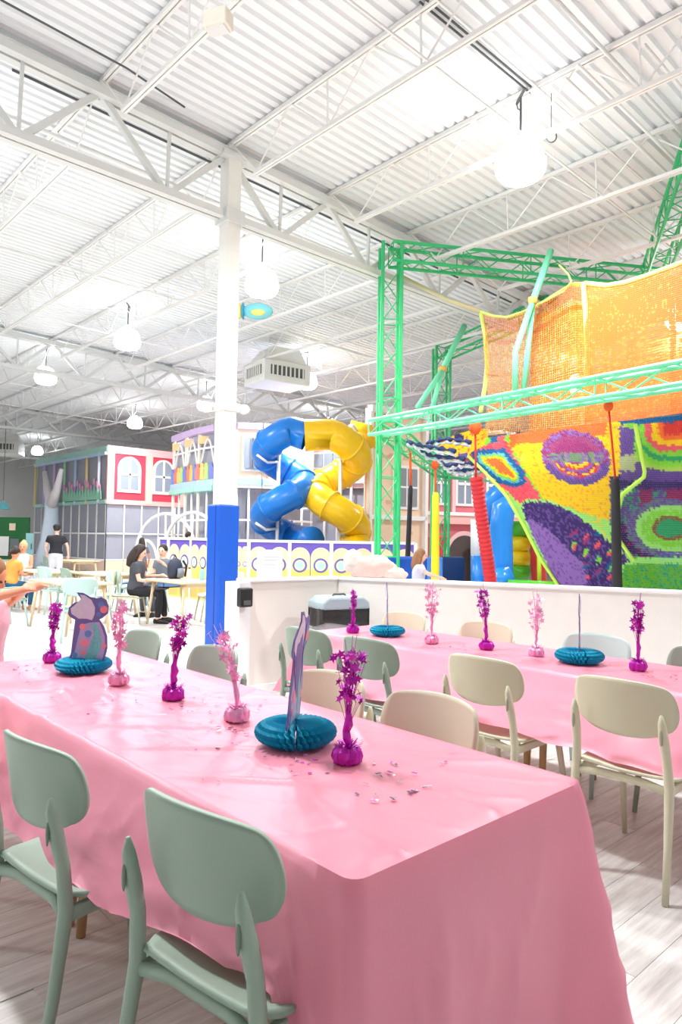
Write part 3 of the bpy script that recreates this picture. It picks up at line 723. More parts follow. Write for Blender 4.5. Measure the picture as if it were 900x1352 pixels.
# ------------------------------------------------------------------ people
def skinm(nm, c): return mat('skin_'+nm, c, 0.5, var=0.04)
def remesh(o, v, sm=4):
    m = o.modifiers.new('r', 'REMESH'); m.mode = 'VOXEL'; m.voxel_size = v; m.use_smooth_shade = True
    m = o.modifiers.new('sm', 'SMOOTH'); m.factor = 0.5; m.iterations = sm
    return o
def person(label, loc, rz, J, skin, shirt, pants, hair, hairkind, sex=0, S=1.0, vox=0.018, shoe=None, group=None, sleeve=0.6, short=False, cap=None):
    """J: joints in local metres (x forward, y to the figure's left, z up): pelvis, chest, neck, head, and per side shoulder, elbow, wrist, hip, knee, ankle"""
    t = thing('person', label, 'person', loc, rz, group)
    g = {k: Vector(v)*S for k, v in J.items()}
    pel, che, nec, hed = g['pelvis'], g['chest'], g['neck'], g['head']
    b = MB()
    bw = 0.92 if sex else 1.0
    up = (nec-pel).normalized(); mid = pel.lerp(nec, 0.45)
    side = (g['shoulder_l']-g['shoulder_r']).normalized()
    def torso(b, e):
        n = 9; rows = [(0.0, 0.15+0.02*sex, 0.115), (0.12, 0.165, 0.12), (0.3, 0.135*bw, 0.105), (0.5, 0.14*bw, 0.108), (0.72, 0.165*bw, 0.12), (0.88, 0.16*bw, 0.1), (0.97, 0.09, 0.075), (1.0, 0.05, 0.05)]
        fv = side.cross(up).normalized(); vs = []; k = 14
        for f, w, d in rows:
            c = pel.lerp(mid, f*2) if f < 0.5 else mid.lerp(nec, f*2-1)
            c = c + (che-pel.lerp(nec, 0.6))*math.sin(PI*f)*0.8
            for j in range(k):
                a = 2*PI*j/k; vs.append(c+side*math.cos(a)*(w*S+e)+fv*math.sin(a)*(d*S+e))
        nr = len(rows); fs = [(i*k+j, i*k+(j+1) % k, (i+1)*k+(j+1) % k, (i+1)*k+j) for i in range(nr-1) for j in range(k)]
        fs += [tuple(range(k))[::-1], tuple((nr-1)*k+j for j in range(k))]; b.add(vs, fs)
    torso(b, 0)
    b.tube([nec-up*0.03*S, nec.lerp(hed, 0.6)], [0.058*S, 0.048*S], 10)
    hr = 0.105*S; fd = g.get('face', Vector((1, 0, 0))).normalized(); fs_ = Vector((0, 0, 1)).cross(fd).normalized(); fu = fd.cross(fs_)
    M = Matrix((fd, fs_, fu)).transposed()
    b.ell(hed, (0.098*S, 0.078*S, 0.115*S), 14, 10, M)                     # skull
    b.ell(hed+M @ Vector((0.022, 0, -0.045))*S, (0.07*S, 0.058*S, 0.075*S), 12, 8, M)   # jaw
    b.ell(hed+M @ Vector((0.1, 0, -0.02))*S, (0.022*S, 0.013*S, 0.022*S), 8, 6, M)   # nose
    for s in (-1, 1): b.ell(hed+M @ Vector((0.0, s*0.078, -0.012))*S, (0.018*S, 0.012*S, 0.03*S), 8, 6, M)
    for sd in ('l', 'r'):
        sh, el, wr = g['shoulder_'+sd], g['elbow_'+sd], g['wrist_'+sd]
        b.tube([che.lerp(sh, 0.6)+up*0.05*S, sh, sh.lerp(el, 0.5), el, el.lerp(wr, 0.35), wr], [0.05*S, 0.052*S, 0.045*S, 0.037*S, 0.036*S, 0.025*S], 10)
        hd = (wr-el).normalized(); sp = hd.cross(Vector((0, 0, 1)) if abs(hd.z) < 0.9 else Vector((1, 0, 0))).normalized(); pn = sp.cross(hd)
        pc = wr+hd*0.045*S; b.tube([wr, wr+hd*0.03*S, wr+hd*0.085*S], [0.024*S, 0.036*S, 0.036*S], 8, sq=1.0)
        for q, (o_, l_) in enumerate(((-0.028, 0.07), (-0.01, 0.08), (0.009, 0.075), (0.027, 0.058))):
            a0 = wr+hd*0.075*S+sp*o_*S; a1 = a0+hd*l_*0.5*S-pn*0.008*S; a2 = a1+hd*l_*0.4*S-pn*0.03*S
            b.tube([a0, a1, a2], [0.010*S, 0.009*S, 0.007*S], 6)
        th = wr+hd*0.03*S+sp*(-0.03)*S; b.tube([th, th+hd*0.035*S-sp*0.025*S, th+hd*0.065*S-sp*0.03*S-pn*0.015*S], [0.013*S, 0.011*S, 0.008*S], 6)
        hp, kn, an = g['hip_'+sd], g['knee_'+sd], g['ankle_'+sd]
        b.tube([hp.lerp(pel, 0.3), hp, hp.lerp(kn, 0.5), kn, kn.lerp(an, 0.35), an], [0.09*S, 0.088*S, 0.075*S, 0.055*S, 0.056*S, 0.036*S], 10)
        fdir = Vector((kn.x-pel.x, kn.y-pel.y, 0)); fdir = fdir.normalized() if fdir.length > 0.1 else Vector((1, 0, 0))
        b.tube([an-fdir*0.04*S-Vector((0, 0, 0.04*S)), an+fdir*0.07*S-Vector((0, 0, 0.045*S)), an+fdir*0.16*S-Vector((0, 0, 0.06*S))], [0.036*S, 0.038*S, 0.025*S], 8)
    remesh(b.build('body', skin, t, True), vox*0.8)
    em = mat('eye_dark', (40, 30, 26), 0.3)
    for s in (-1, 1):
        e = MB(); e.ell(hed+M @ Vector((0.088, s*0.032, 0.004))*S, (0.012*S, 0.013*S, 0.009*S), 8, 6, M); e.build('eye', em, t, True)
    e = MB(); e.ell(hed+M @ Vector((0.086, 0, -0.066))*S, (0.010*S, 0.024*S, 0.007*S), 8, 6, M); e.build('mouth', mat('lip', (178, 92, 86), 0.5), t, True)
    b = MB(); torso(b, 0.016*S)
    for sd in ('l', 'r'):
        sh, el, wr = g['shoulder_'+sd], g['elbow_'+sd], g['wrist_'+sd]; en = sh.lerp(el, min(1, sleeve))
        pp = [che.lerp(sh, 0.6)+up*0.05*S, sh, en]; rr = [0.062*S, 0.067*S, 0.062*S]
        if sleeve > 1: pp.append(el.lerp(wr, sleeve-1)); rr = [0.062*S, 0.067*S, 0.05*S, 0.04*S]
        if sleeve > 0: b.tube(pp, rr, 10)
    o = remesh(b.build('shirt', shirt, t, True), vox)
    b = MB(); b.ell(pel, (0.135*S, 0.17*S, 0.12*S), 14, 10)
    for sd in ('l', 'r'):
        hp, kn, an = g['hip_'+sd], g['knee_'+sd], g['ankle_'+sd]
        pp = [hp.lerp(pel, 0.3), hp, hp.lerp(kn, 0.5), kn]; rr = [0.105*S, 0.102*S, 0.09*S, 0.072*S]
        if not short: pp += [kn.lerp(an, 0.4), kn.lerp(an, 0.94)]; rr += [0.07*S, 0.05*S]
        else: pp[-1] = hp.lerp(kn, 0.8)
        b.tube(pp, rr, 10)
    remesh(b.build('trousers' if not short else 'shorts', pants, t, True), vox)
    b = MB()
    b.ell(hed+M @ Vector((-0.022, 0, 0.028))*S, (0.104*S, 0.092*S, 0.108*S), 14, 10, M)
    if hairkind == 'long':
        back = -fd*0.05*S
        b.tube([hed+back+fu*0.04*S, hed+back*1.5-fu*0.08*S, hed+back*1.8-fu*0.19*S, hed+back*2.0-fu*0.30*S], [0.085*S, 0.10*S, 0.095*S, 0.05*S], 10, sq=0.8)
        for s in (-1, 1): b.tube([hed+M @ Vector((-0.01, s*0.07, 0.04))*S, hed+M @ Vector((-0.005, s*0.09, -0.08))*S, hed+M @ Vector((-0.02, s*0.09, -0.2))*S], [0.03*S, 0.034*S, 0.02*S], 7)
    if hairkind == 'pony':
        b.tube([hed+M @ Vector((-0.09, 0, 0.04))*S, hed+M @ Vector((-0.15, 0, -0.03))*S, hed+M @ Vector((-0.15, 0, -0.16))*S], [0.03*S, 0.04*S, 0.015*S], 8)
    if hairkind == 'bun': b.ell(hed+M @ Vector((-0.06, 0, 0.12))*S, (0.045*S,)*3)
    remesh(b.build('hair', hair, t, True), vox*0.7, 2)
    if cap:
        b = MB(); b.ell(hed+M @ Vector((-0.012, 0, 0.05))*S, (0.115*S, 0.1*S, 0.085*S), 14, 8, M); b.ell(hed+M @ Vector((0.12, 0, 0.045))*S, (0.07*S, 0.065*S, 0.012*S), 10, 6, M); b.build('cap', cap, t, True)
    if shoe:
        for sd in ('l', 'r'):
            an, kn = g['ankle_'+sd], g['knee_'+sd]; fdir = Vector((kn.x-pel.x, kn.y-pel.y, 0)); fdir = fdir.normalized() if fdir.length > 0.1 else Vector((1, 0, 0))
            b = MB(); b.tube([an-fdir*0.06*S-Vector((0, 0, 0.035*S)), an+fdir*0.06*S-Vector((0, 0, 0.035*S)), an+fdir*0.15*S-Vector((0, 0, 0.052*S)), an+fdir*0.19*S-Vector((0, 0, 0.06*S))], [0.045*S, 0.05*S, 0.038*S, 0.02*S], 10); b.build('shoe', shoe, t, True)
    return t
def sit(seat=0.47, lean=0.0, head=(0, 0), wr_l=(0.36, 0.12, 0.74), wr_r=(0.36, -0.12, 0.74), knee=0.44, ank=(0.40, 0.40), face=(1, 0, -0.1), floor_z=0.075):
    J = dict(pelvis=(0, 0, seat+0.1), chest=(lean*0.6, 0, seat+0.42), neck=(lean, 0, seat+0.6), head=(lean+0.02+head[0], head[1], seat+0.745), face=face)
    for s, sd in ((1, 'l'), (-1, 'r')):
        w = wr_l if s > 0 else wr_r
        sh = Vector((lean*0.9, s*0.165, seat+0.53)); w = Vector(w); el = (sh+w)/2+Vector((-0.08, s*0.05, -0.12))
        J['shoulder_'+sd] = sh; J['wrist_'+sd] = w; J['elbow_'+sd] = el
        J['hip_'+sd] = (0.02, s*0.09, seat+0.09); J['knee_'+sd] = (knee, s*0.11, seat+0.055); J['ankle_'+sd] = (ank[0 if s > 0 else 1], s*0.1, floor_z)
    return J
def stand(H=1.75, lean=0.0, wr_l=None, wr_r=None, face=(1, 0, -0.1), step=0.05):
    k = H/1.75
    J = dict(pelvis=(0, 0, 0.95*k), chest=(lean*0.6, 0, 1.26*k), neck=(lean, 0, 1.47*k), head=(lean+0.03, 0, 1.625*k), face=face)
    for s, sd in ((1, 'l'), (-1, 'r')):
        w = wr_l if s > 0 else wr_r
        sh = Vector((lean*0.9, s*0.18*k, 1.41*k)); w = Vector(w) if w else Vector((0.06, s*0.27*k, 0.86*k)); el = (sh+w)/2+Vector((-0.05, s*0.05, -0.02))
        J['shoulder_'+sd] = sh; J['wrist_'+sd] = w; J['elbow_'+sd] = el
        J['hip_'+sd] = (0, s*0.09*k, 0.9*k); J['knee_'+sd] = (0.03+step*s, s*0.1*k, 0.49*k); J['ankle_'+sd] = (step*s, s*0.1*k, 0.08*k)
    return J
blk = mat('black_cotton', (34, 34, 40), 0.8, var=0.1); dgr = mat('charcoal_cotton', (72, 74, 84), 0.8, var=0.1)
hdk = mat('dark_hair', (46, 32, 28), 0.6, var=0.2, nscale=30); hbr = mat('brown_hair', (142, 98, 64), 0.6, var=0.2, nscale=30); hbl = mat('blond_hair', (206, 168, 112), 0.6, var=0.2, nscale=30)
sk1, sk2 = skinm('fair', (240, 190, 166)), skinm('tan', (222, 150, 116))
RZR = math.atan2(right.y, right.x)
# woman in black seated at the cafe table, seen in profile facing right
person('seated woman in a charcoal top and black trousers with dark wavy hair', (5.50, 10.98, 0), RZR+0.05, sit(0.46, 0.06, wr_l=(0.40, 0.10, 0.80), wr_r=(0.33, -0.13, 0.72), ank=(0.50, 0.42), face=(1, 0, -0.35)), sk1, dgr, blk, hdk, 'long', 1, 0.98, 0.018, mat('black_shoe', (30, 28, 30), 0.4))
person('boy in a grey shirt seated across from the woman, hand at his face', (6.45, 11.75, 0), PI+0.3, sit(0.5, 0.02, wr_l=(0.14, 0.08, 1.02), wr_r=(0.3, -0.1, 0.8), ank=(0.35, 0.42), face=(1, 0.35, -0.1)), sk1, mat('grey_shirt', (112, 120, 134), 0.8), dgr, hdk, 'short', 0, 0.95, 0.02, MATS['black_shoe'])
person('man in a black shirt, cap and light trousers standing with his back turned', (6.95, 18.3, 0), math.atan2(fwd.y, fwd.x)+0.2, stand(1.72, 0.06, wr_l=(0.2, 0.24, 0.95), wr_r=(0.15, -0.28, 0.92)), sk1, blk, mat('pale_trousers', (206, 206, 214), 0.8), hdk, 'short', 0, 1.0, 0.022, dgr, cap=blk)
person('girl in an orange top with dark hair seated at the far cafe table', (4.45, 13.9, 0), 0.3, sit(0.45, 0.08, face=(1, 0.2, -0.3)), sk2, mat('orange_top', (232, 158, 74), 0.8), MATS['blue_plastic'], hdk, 'pony', 1, 0.92, 0.022)
person('blond child in a pale green top seated near the left edge', (4.15, 14.75, 0), 0.1, sit(0.45, 0.1), sk1, mat('mint_top', (196, 222, 206), 0.8), mat('grey_pants', (170, 170, 176), 0.8), hbl, 'short', 1, 0.88, 0.022)
person('woman in a white top seated facing the camera near the left edge', (5.35, 15.9, 0), math.atan2(-fwd.y, -fwd.x)+0.2, sit(0.45, 0.05, face=(1, 0, 0)), sk2, mat('white_top', (244, 240, 238), 0.8), MATS['grey_pants'], hbl, 'bun', 1, 0.98, 0.022, sleeve=0)
person('girl in a grey top and brown skirt standing by the play house', (8.9, 17.4, 0), math.atan2(fwd.y, fwd.x)+0.8, stand(1.75, 0.03), sk2, MATS['grey_shirt'], mat('brown_skirt', (178, 106, 70), 0.8), hdk, 'long', 1, 0.8, 0.022, short=True)
person('person in a bright blue top at the left picture edge', (4.95, 19.4, 0), math.atan2(fwd.y, fwd.x), stand(1.75, 0.05), sk1, mat('bright_blue_top', (20, 130, 220), 0.8), blk, hdk, 'short', 0, 0.88, 0.024)
person('girl with long brown hair in a light top behind the low wall', (at(551, 700, 10.1).x, at(551, 700, 10.1).y, 0), RZR-0.1, stand(1.75, 0.05, wr_l=(0.42, 0.02, 1.22), wr_r=(0.46, -0.1, 1.2)), sk1, mat('lilac_top', (200, 196, 214), 0.8), dgr, hbr, 'long', 1, 0.76, 0.02)
person('woman in black and white print behind the white hoop', (9.6, 16.3, 0), RZR, stand(1.75, 0.03), sk1, mat('print_top', (88, 88, 98), 0.8, var=0.8, nscale=40), blk, hdk, 'short', 1, 0.9, 0.024)
# woman in the pink top at the end of the front table, arms lifted in front of her
Jp = sit(0.46, 0.05, wr_l=(0.26, 0.02, 1.12), wr_r=(0.30, -0.06, 1.13), face=(1, 0, -0.5))
Jp['elbow_r'] = Vector((0.06, -0.30, 1.06)); Jp['elbow_l'] = Vector((0.10, 0.28, 1.04)); Jp['head'] = (0.02, 0.06, 1.20)
person('woman in a pale pink top at the table end, arms raised before her', (1.38, 4.82, 0), RZR+0.1, Jp, sk2, mat('pale_pink_top', (236, 176, 192), 0.75, var=0.08, bump=0.4, bscale=30), mat('grey_jeans', (120, 124, 140), 0.8), hbr, 'long', 1, 0.98, 0.014, sleeve=0)
chair('a', 1.26, 4.90, RZR+0.1, 'aqua chair under the woman in the pink top', GC)
# things on the cafe table
t = thing('backpack', 'dark blue backpack standing on the cafe table', 'backpack', (5.98, 10.52, 0.75), 0.3)
nav = mat('navy_bag', (44, 52, 74), 0.6, var=0.2)
b = MB(); b.tube([(0, 0, 0.0), (0, 0, 0.08), (0, 0, 0.22), (0, 0, 0.3), (0, 0, 0.34)], [0.12, 0.15, 0.15, 0.11, 0.04], 14, sq=0.65); b.build('bag_body', nav, t, True)
b = MB(); b.tube([(0.08, -0.1, 0.3), (0.14, -0.13, 0.2), (0.12, -0.12, 0.03)], 0.018, 7); b.build('strap', black, t); b = MB(); b.tube([(-0.04, 0, 0.33), (0, 0, 0.39), (0.04, 0, 0.33)], 0.009, 6); b.build('handle', black, t)
b = MB(); b.tube([(-0.0, -0.12, 0.02), (0, -0.14, 0.1), (0, -0.12, 0.17)], [0.07, 0.08, 0.06], 10, sq=0.5); b.build('front_pocket', mat('grey_pocket', (120, 128, 144), 0.6), t, True)
for (x, y, c, lb) in ((6.02, 10.12, (236, 240, 246), 'white drink bottle beside the backpack'), (6.2, 10.02, (140, 200, 220), 'pale blue drink cup beside the backpack')):
    t = thing('drink_bottle', lb, 'bottle', (x, y, 0.746)); m = mat('bottle_%d' % c[0], c, 0.3)
    b = MB(); b.lathe([(0.032, 0), (0.036, 0.01), (0.036, 0.15), (0.018, 0.18), (0.0, 0.18)], 16); b.build('bottle_body', m, t, True)
    b = MB(); b.lathe([(0.02, 0.175), (0.02, 0.205), (0, 0.205)], 12); b.build('cap', darkm, t, True)
t = thing('serving_tray', 'small blue tray on the lap side of the cafe table', 'tray', (5.78, 10.35, 0.62), 0); 
b = MB(); b.bb((-0.15, -0.1, 0), (0.15, 0.1, 0.015)); b.bb((-0.15, -0.1, 0), (-0.14, 0.1, 0.1)); b.bb((0.14, -0.1, 0), (0.15, 0.1, 0.1)); b.bb((-0.15, -0.1, 0), (0.15, -0.09, 0.1)); b.bb((-0.15, 0.09, 0), (0.15, 0.1, 0.1)); b.build('tray_body', mat('tray_blue', (120, 160, 220), 0.5), t)
b = MB(); b.bb((-0.12, -0.07, 0.015), (0.12, 0.07, 0.1)); b.build('napkins', white, t)

# ------------------------------------------------------------------ green climbing frame
def truss(root, A, B, w, pitch, name, rc=0.022, rb=0.009, singles=True, m=None, up=(0, 0, 1), tri=False):
    """box truss between A and B: four chords in one mesh, every lattice member a sub-part"""
    m = m or greenm; A = Vector(A); B = Vector(B); t = (B-A).normalized(); u = Vector(up)
    if abs(t.dot(u)) > 0.95: u = Vector((0.6, 0.8, 0))
    s = t.cross(u).normalized(); u = s.cross(t)
    offs = [(s*i+u*j)*w/2 for i, j in ((-1, -1), (1, -1), (1, 1), (-1, 1))] if not tri else [s*(-w/2)-u*w/3, s*w/2-u*w/3, u*w*0.6]
    b = MB()
    for o in offs: b.tube([A+o, B+o], rc, 8)
    T = b.build(name, m, root, True, 40)
    L = (B-A).length; n = max(2, int(L/pitch)); k = len(offs); rest = MB()
    for q in range(k):
        o1, o2 = offs[q], offs[(q+1) % k]
        for i in range(n):
            a = A+t*(L*i/n); c = A+t*(L*(i+1)/n)
            e = (a+o1, c+o2) if i % 2 == 0 else (a+o2, c+o1)
            if singles: x = MB(); x.tube(e, rb, 5); x.build('brace', m, T)
            else: rest.tube(e, rb, 4)
            if i % 3 == 0:
                if singles: x = MB(); x.tube((a+o1, a+o2), rb, 5); x.build('brace', m, T)
                else: rest.tube((a+o1, a+o2), rb, 4)
    if rest.v: o = rest.build('brace', m, T); o['kind'] = 'stuff'
    return T
FR = thing('climbing_frame', 'tall green lattice truss frame carrying the coloured nets', 'climbing frame', (0, 0, 0))
P1 = at(516, 330, 10.8); P1.z = 5.98                              # top of the front tower
F1 = Vector((P1.x, P1.y, 0))
truss(FR, (F1.x, F1.y, 0.0), (F1.x, F1.y, 5.98), 0.29, 0.38, 'tower_truss', 0.028, 0.009)
P2 = at(583, 455, 16.0); F2 = Vector((P2.x, P2.y, 0))
truss(FR, (F2.x, F2.y, 0.0), (F2.x, F2.y, 5.85), 0.32, 0.5, 'tower_truss', 0.03, 0.012)
UB = at(862, 372, 11.6); UB.z = 5.80
truss(FR, (F1.x, F1.y, 5.84), (UB.x, UB.y, 5.80), 0.29, 0.36, 'upper_beam', 0.028, 0.010)
B0 = at(494, 567, 10.6); B0.z = 3.13; BR = at(900, 498, 6.95); BR.z = 3.13; bdir = (BR-B0).normalized(); BE = BR+bdir*1.2
T = truss(FR, B0, BE, 0.22, 0.4, 'lower_beam', 0.028, 0.011, m=greenl)
# ring going round the back
R2 = Vector((F2.x, F2.y, 3.02)); R3 = at(640, 628, 16.8); R3.z = 3.0; R1 = Vector((F1.x, F1.y, 3.12))
truss(FR, R1, R2, 0.24, 0.6, 'ring_beam', 0.024, 0.01)
truss(FR, R2, R3, 0.22, 0.6, 'ring_beam', 0.024, 0.01, singles=False)
truss(FR, (F2.x, F2.y, 5.72), at(730, 402, 14.0), 0.3, 0.6, 'upper_beam', 0.026, 0.011, singles=False)
truss(FR, at(862, 366, 11.5), at(925, 190, 8.2), 0.32, 0.32, 'leaning_leg', 0.026, 0.01)
# leaning forks
def fork(top, mid, l1, l2, r_=0.045):
    b = MB(); b.tube([top, mid], r_, 10); o = b.build('fork_strut', greenl, FR, True)
    b = MB(); b.tube(l1, r_*0.85, 10); b.build('fork_leg', greenl, o, True); b = MB(); b.tube(l2, r_*0.8, 10); b.build('fork_leg', greenl, o, True)
    b = MB(); c = Vector(mid); b.tube([c-Vector((0, 0, 0.03)), c+Vector((0, 0, 0.05))], r_*1.4, 10); b.build('rope_lashing', mat('tan_rope', (216, 180, 90), 0.7), o, True)
fork(at(727, 331, 9.6), at(703, 398, 9.3), [at(703, 398, 9.3), at(680, 464, 9.05), at(680, 520, 9.0)], [at(703, 402, 9.35), at(691, 516, 9.2)])
fork(at(613, 430, 13.0), at(584, 488, 12.6), [at(584, 488, 12.6), at(551, 538, 12.0)], [at(584, 490, 12.6), at(570, 540, 12.4)], 0.055)
b = MB(); 
t = tag(FR, None, None)
# blue foot pads of the towers
def pad(x, y, w, d, h, rz, m, label):
    b = MB(); b.box((0, 0, h/2), (w, d, h)); o = bevel(b.build('foot_pad', m), 0.03); o.location = (x, y, 0); o.rotation_euler = (0, 0, rz); tag(o, label, 'pad', 'blue crash pads'); return o
q = at(528, 735, 11.0); pad(q.x, q.y, 0.78, 0.6, q.z, RZR, padm, 'royal blue pad block round the foot of the front green tower')
q = at(566, 735, 14.2); pad(q.x, q.y, 0.5, 0.5, q.z, RZR, mat('light_blue_pad', (70, 130, 214), 0.5), 'lighter blue pad beside the yellow wrapped rope')
q = at(590, 735, 15.2); pad(q.x, q.y, 0.68, 0.5, q.z, RZR, mat('navy_pad', (0, 54, 110), 0.5), 'dark navy pad in front of the arched doorway')

# ------------------------------------------------------------------ hanging ropes with padded sleeves
def hang(name, top, mid, bot, rm, sm, label, r1=0.018, r2=0.055, rings=False):
    t = thing(name, label, 'rope', bot)
    o = Vector(bot); b = MB(); b.tube([Vector(top)-o, Vector(mid)-o], r1, 7); b.build('rope', rm, t, True)
    b = MB()
    if rings:
        L = Vector(mid)-Vector(bot); n = 60
        b.tube([L*(i/n) for i in range(n+1)], [r2*(1 if i % 2 else 0.84) for i in range(n+1)], 10)
    else: b.tube([Vector((0, 0, 0)), (Vector(mid)-o)*0.97, Vector(mid)-o], [r2, r2*0.8, r2*0.5], 12)
    b.build('sleeve', sm, t, True, 50)
    b = MB(); b.ell(Vector(top)-o, (r2*0.9, r2*0.9, r2*1.1)); b.build('clamp', ropeo, t, True)
hang('hanging_rope', at(803, 536, 7.75), at(812, 632, 7.8), at(815, 800, 8.0), mat('red_rope', (214, 44, 34), 0.7), blkp, 'black padded rope hanging in front of the large net', 0.012, 0.058)
hang('hanging_rope', at(627, 564, 9.55), at(628, 630, 9.6), at(652, 800, 9.8), MATS['red_rope'], redp, 'red ribbed padded rope at the left edge of the net', 0.014, 0.095, True)
hang('hanging_rope', at(541, 592, 12.2), at(542, 641, 12.3), at(537, 760, 12.6), ropeo, blkp, 'slim black padded rope beside the front green tower', 0.022, 0.05)
hang('hanging_rope', at(574, 614, 13.6), at(575, 650, 13.6), at(574, 800, 13.6), ropeo, yelp, 'yellow padded rope beside the rear green tower', 0.022, 0.085)

# ------------------------------------------------------------------ the crocheted net
def cl(*c): return tuple(s2l(v) for v in c)+(1,)
CY, CM, CP, CG, CO, CB, CL, CK, CT = cl(250, 214, 20), cl(164, 50, 120), cl(108, 78, 158), cl(140, 220, 60), cl(246, 120, 50), cl(0, 100, 160), cl(150, 110, 190), cl(60, 40, 110), cl(20, 150, 90)
CPk, CRd, CLG, CDG = cl(238, 96, 110), cl(226, 60, 50), cl(170, 235, 130), cl(40, 170, 110)
def inpoly(x, y, P):
    c = False; n = len(P)
    for i in range(n):
        x1, y1 = P[i]; x2, y2 = P[i-1]
        if (y1 > y) != (y2 > y) and x < (x2-x1)*(y-y1)/(y2-y1)+x1: c = not c
    return c
def distpoly(x, y, P):
    d = 1e9; n = len(P)
    for i in range(n):
        ax, ay = P[i-1]; bx, by = P[i]; L = (bx-ax)**2+(by-ay)**2; t = max(0, min(1, ((x-ax)*(bx-ax)+(y-ay)*(by-ay))/L)); d = min(d, math.hypot(x-ax-t*(bx-ax), y-ay-t*(by-ay)))
    return d
def cseg(x, y, P):
    d = 1e9
    for i in range(len(P)-1):
        ax, ay = P[i]; bx, by = P[i+1]; L = (bx-ax)**2+(by-ay)**2; t = max(0, min(1, ((x-ax)*(bx-ax)+(y-ay)*(by-ay))/L)); d = min(d, math.hypot(x-ax-t*(bx-ax), y-ay-t*(by-ay)))
    return d
coral = [(615, 600), (640, 588), (668, 582), (712, 655), (716, 662), (692, 668), (686, 664)]
vshape = [(626, 598), (664, 596), (688, 624), (690, 636), (678, 640), (660, 634), (632, 612)]
purple_big = [(686, 664), (700, 659), (725, 660), (755, 672), (790, 698), (820, 725), (836, 740), (822, 750), (815, 800), (740, 800), (722, 752), (700, 708), (688, 676)]
lil_part = [(696, 684), (712, 690), (740, 715), (770, 745), (782, 800), (740, 800), (722, 752), (702, 708)]
ring_r = [(905, 555), (862, 558), (845, 560), (858, 605), (852, 628), (905, 628)]
green_bot = [(836, 742), (905, 736), (905, 820), (818, 820), (822, 752)]
def netcol(x, y, r):
    j = r.uniform(-1.5, 1.5); x += j; y += r.uniform(-1.5, 1.5)
    if inpoly(x, y, purple_big):
        d = distpoly(x, y, purple_big)
        if d < 3: return CLG
        if inpoly(x, y, lil_part): return CL if r.random() < 0.85 else CP
        u = (x-686)*0.75-(y-664)*0.35
        if 752 < x < 812 and 700 < y < 765 and 0.5*math.sin(x*0.4)+0.5*math.sin(y*0.35+x*0.2) > 0.35: return (CM, CB, CG, CPk)[int((x+y)/7) % 4]
        return CK if r.random() < 0.75 else CP
    e = ((x-760)/46)**2+((y-604+(x-760)*-0.12)/36)**2
    if e < 1:
        if e > 0.62: return CP if (y > 612) else CM if r.random() < 0.5 else CL
        if y < 598: return CM if e < 0.4 else cl(176, 70, 130)
        k = int(e*14) % 4
        if y < 611: return (cl(120, 150, 110), CL, cl(150, 160, 120), CP)[int(e*24) % 4]
        return (CM, CY, CRd, CL)[k]
    if inpoly(x, y, coral) or inpoly(x, y, vshape):
        dv = distpoly(x, y, vshape) * (1 if inpoly(x, y, vshape) else -1)
        if dv > 9: return CO
        if dv > 6.5: return CY
        if dv > 4.5: return CG
        if dv > 2.0: return cl(110, 190, 200)
        if dv > -4: return CB
        return CPk if r.random() < 0.7 else cl(236, 70, 96)
    if y < 596-0.10*(x-640)-(5 if x > 680 else 0) and x < 800: return CO if x > 672 else (CB, CPk, CG)[int(x/9) % 3] if x > 640 else CY
    g = distpoly(x, y, [(815, 558), (828, 558), (905, 549), (905, 720), (850, 728), (818, 690), (830, 650), (852, 630), (845, 600)])
    if y > 735+(905-x)*0.0 or inpoly(x, y, green_bot):
        return CLG if abs(y-740) < 4 else (cl(110, 190, 40) if r.random() < 0.7 else CDG)
    if x > 818-(12 if y > 640 else 0) and y < 635:
        if y < 557+(900-x)*0.04: return CB
        d = max((858-x)*0.9, (y-572)*0.9) if x < 900 else (y-572)*0.9
        if x < 838 and y > 565: return CP if y < 600 or y > 622 else cl(190, 200, 150)
        bands = [(4, CRd), (10, CO), (18, CY), (26, CPk), (32, CG), (38, CDG), (46, CG), (52, cl(180, 220, 90)), (99, CP)]
        q_ = math.hypot(max(0, 880-x)*0.9, max(0, y-570))
        for lim, c in bands:
            if q_ < lim: return c
        return CP
    if cseg(x, y, [(838, 560), (852, 628), (822, 652), (808, 700)]) < 3.0: return CLG
    if x > 806 and y > 628:
        q_ = math.hypot((x-884)/1.25, (y-697)/0.85)
        if q_ < 15: return CDG if x < 905 else CG
        if q_ < 19: return cl(150, 90, 60)
        if q_ < 30: return CG if r.random() < 0.85 else CLG
        if q_ < 36: return CLG
        if q_ < 46: return (CP, cl(110, 130, 150))[int(q_) % 2]
        if q_ < 56 and y > 690: return CK if r.random() < 0.7 else cl(150, 40, 100)
        if y < 645: return CK
        return cl(150, 40, 100) if (x > 845 and x < 860) or x > 880 else (CP if r.random() < 0.7 else CDG)
    if y > 655+(x-690)*0.28 and x < 816: return CLG if r.random() < 0.9 else CY
    if cseg(x, y, [(668, 582), (716, 662)]) < 2.5: return CG
    return CY if r.random() < 0.86 else cl(240, 170, 30)
def bd(x): return 10.8+(6.95-10.8)*(x-497)/403.0 if x < 900 else 6.95-(x-900)*0.004
leftc = [(618, 602), (640, 624), (668, 654), (690, 692), (712, 736), (738, 775), (775, 835)]
topc = [(618, 602), (640, 579), (700, 570), (760, 562), (830, 555), (900, 548), (980, 540)]
def pl(P, t):
    t = max(0, min(0.9999, t))*(len(P)-1); i = int(t); f = t-i
    return P[i][0]*(1-f)+P[i+1][0]*f, P[i][1]*(1-f)+P[i+1][1]*f
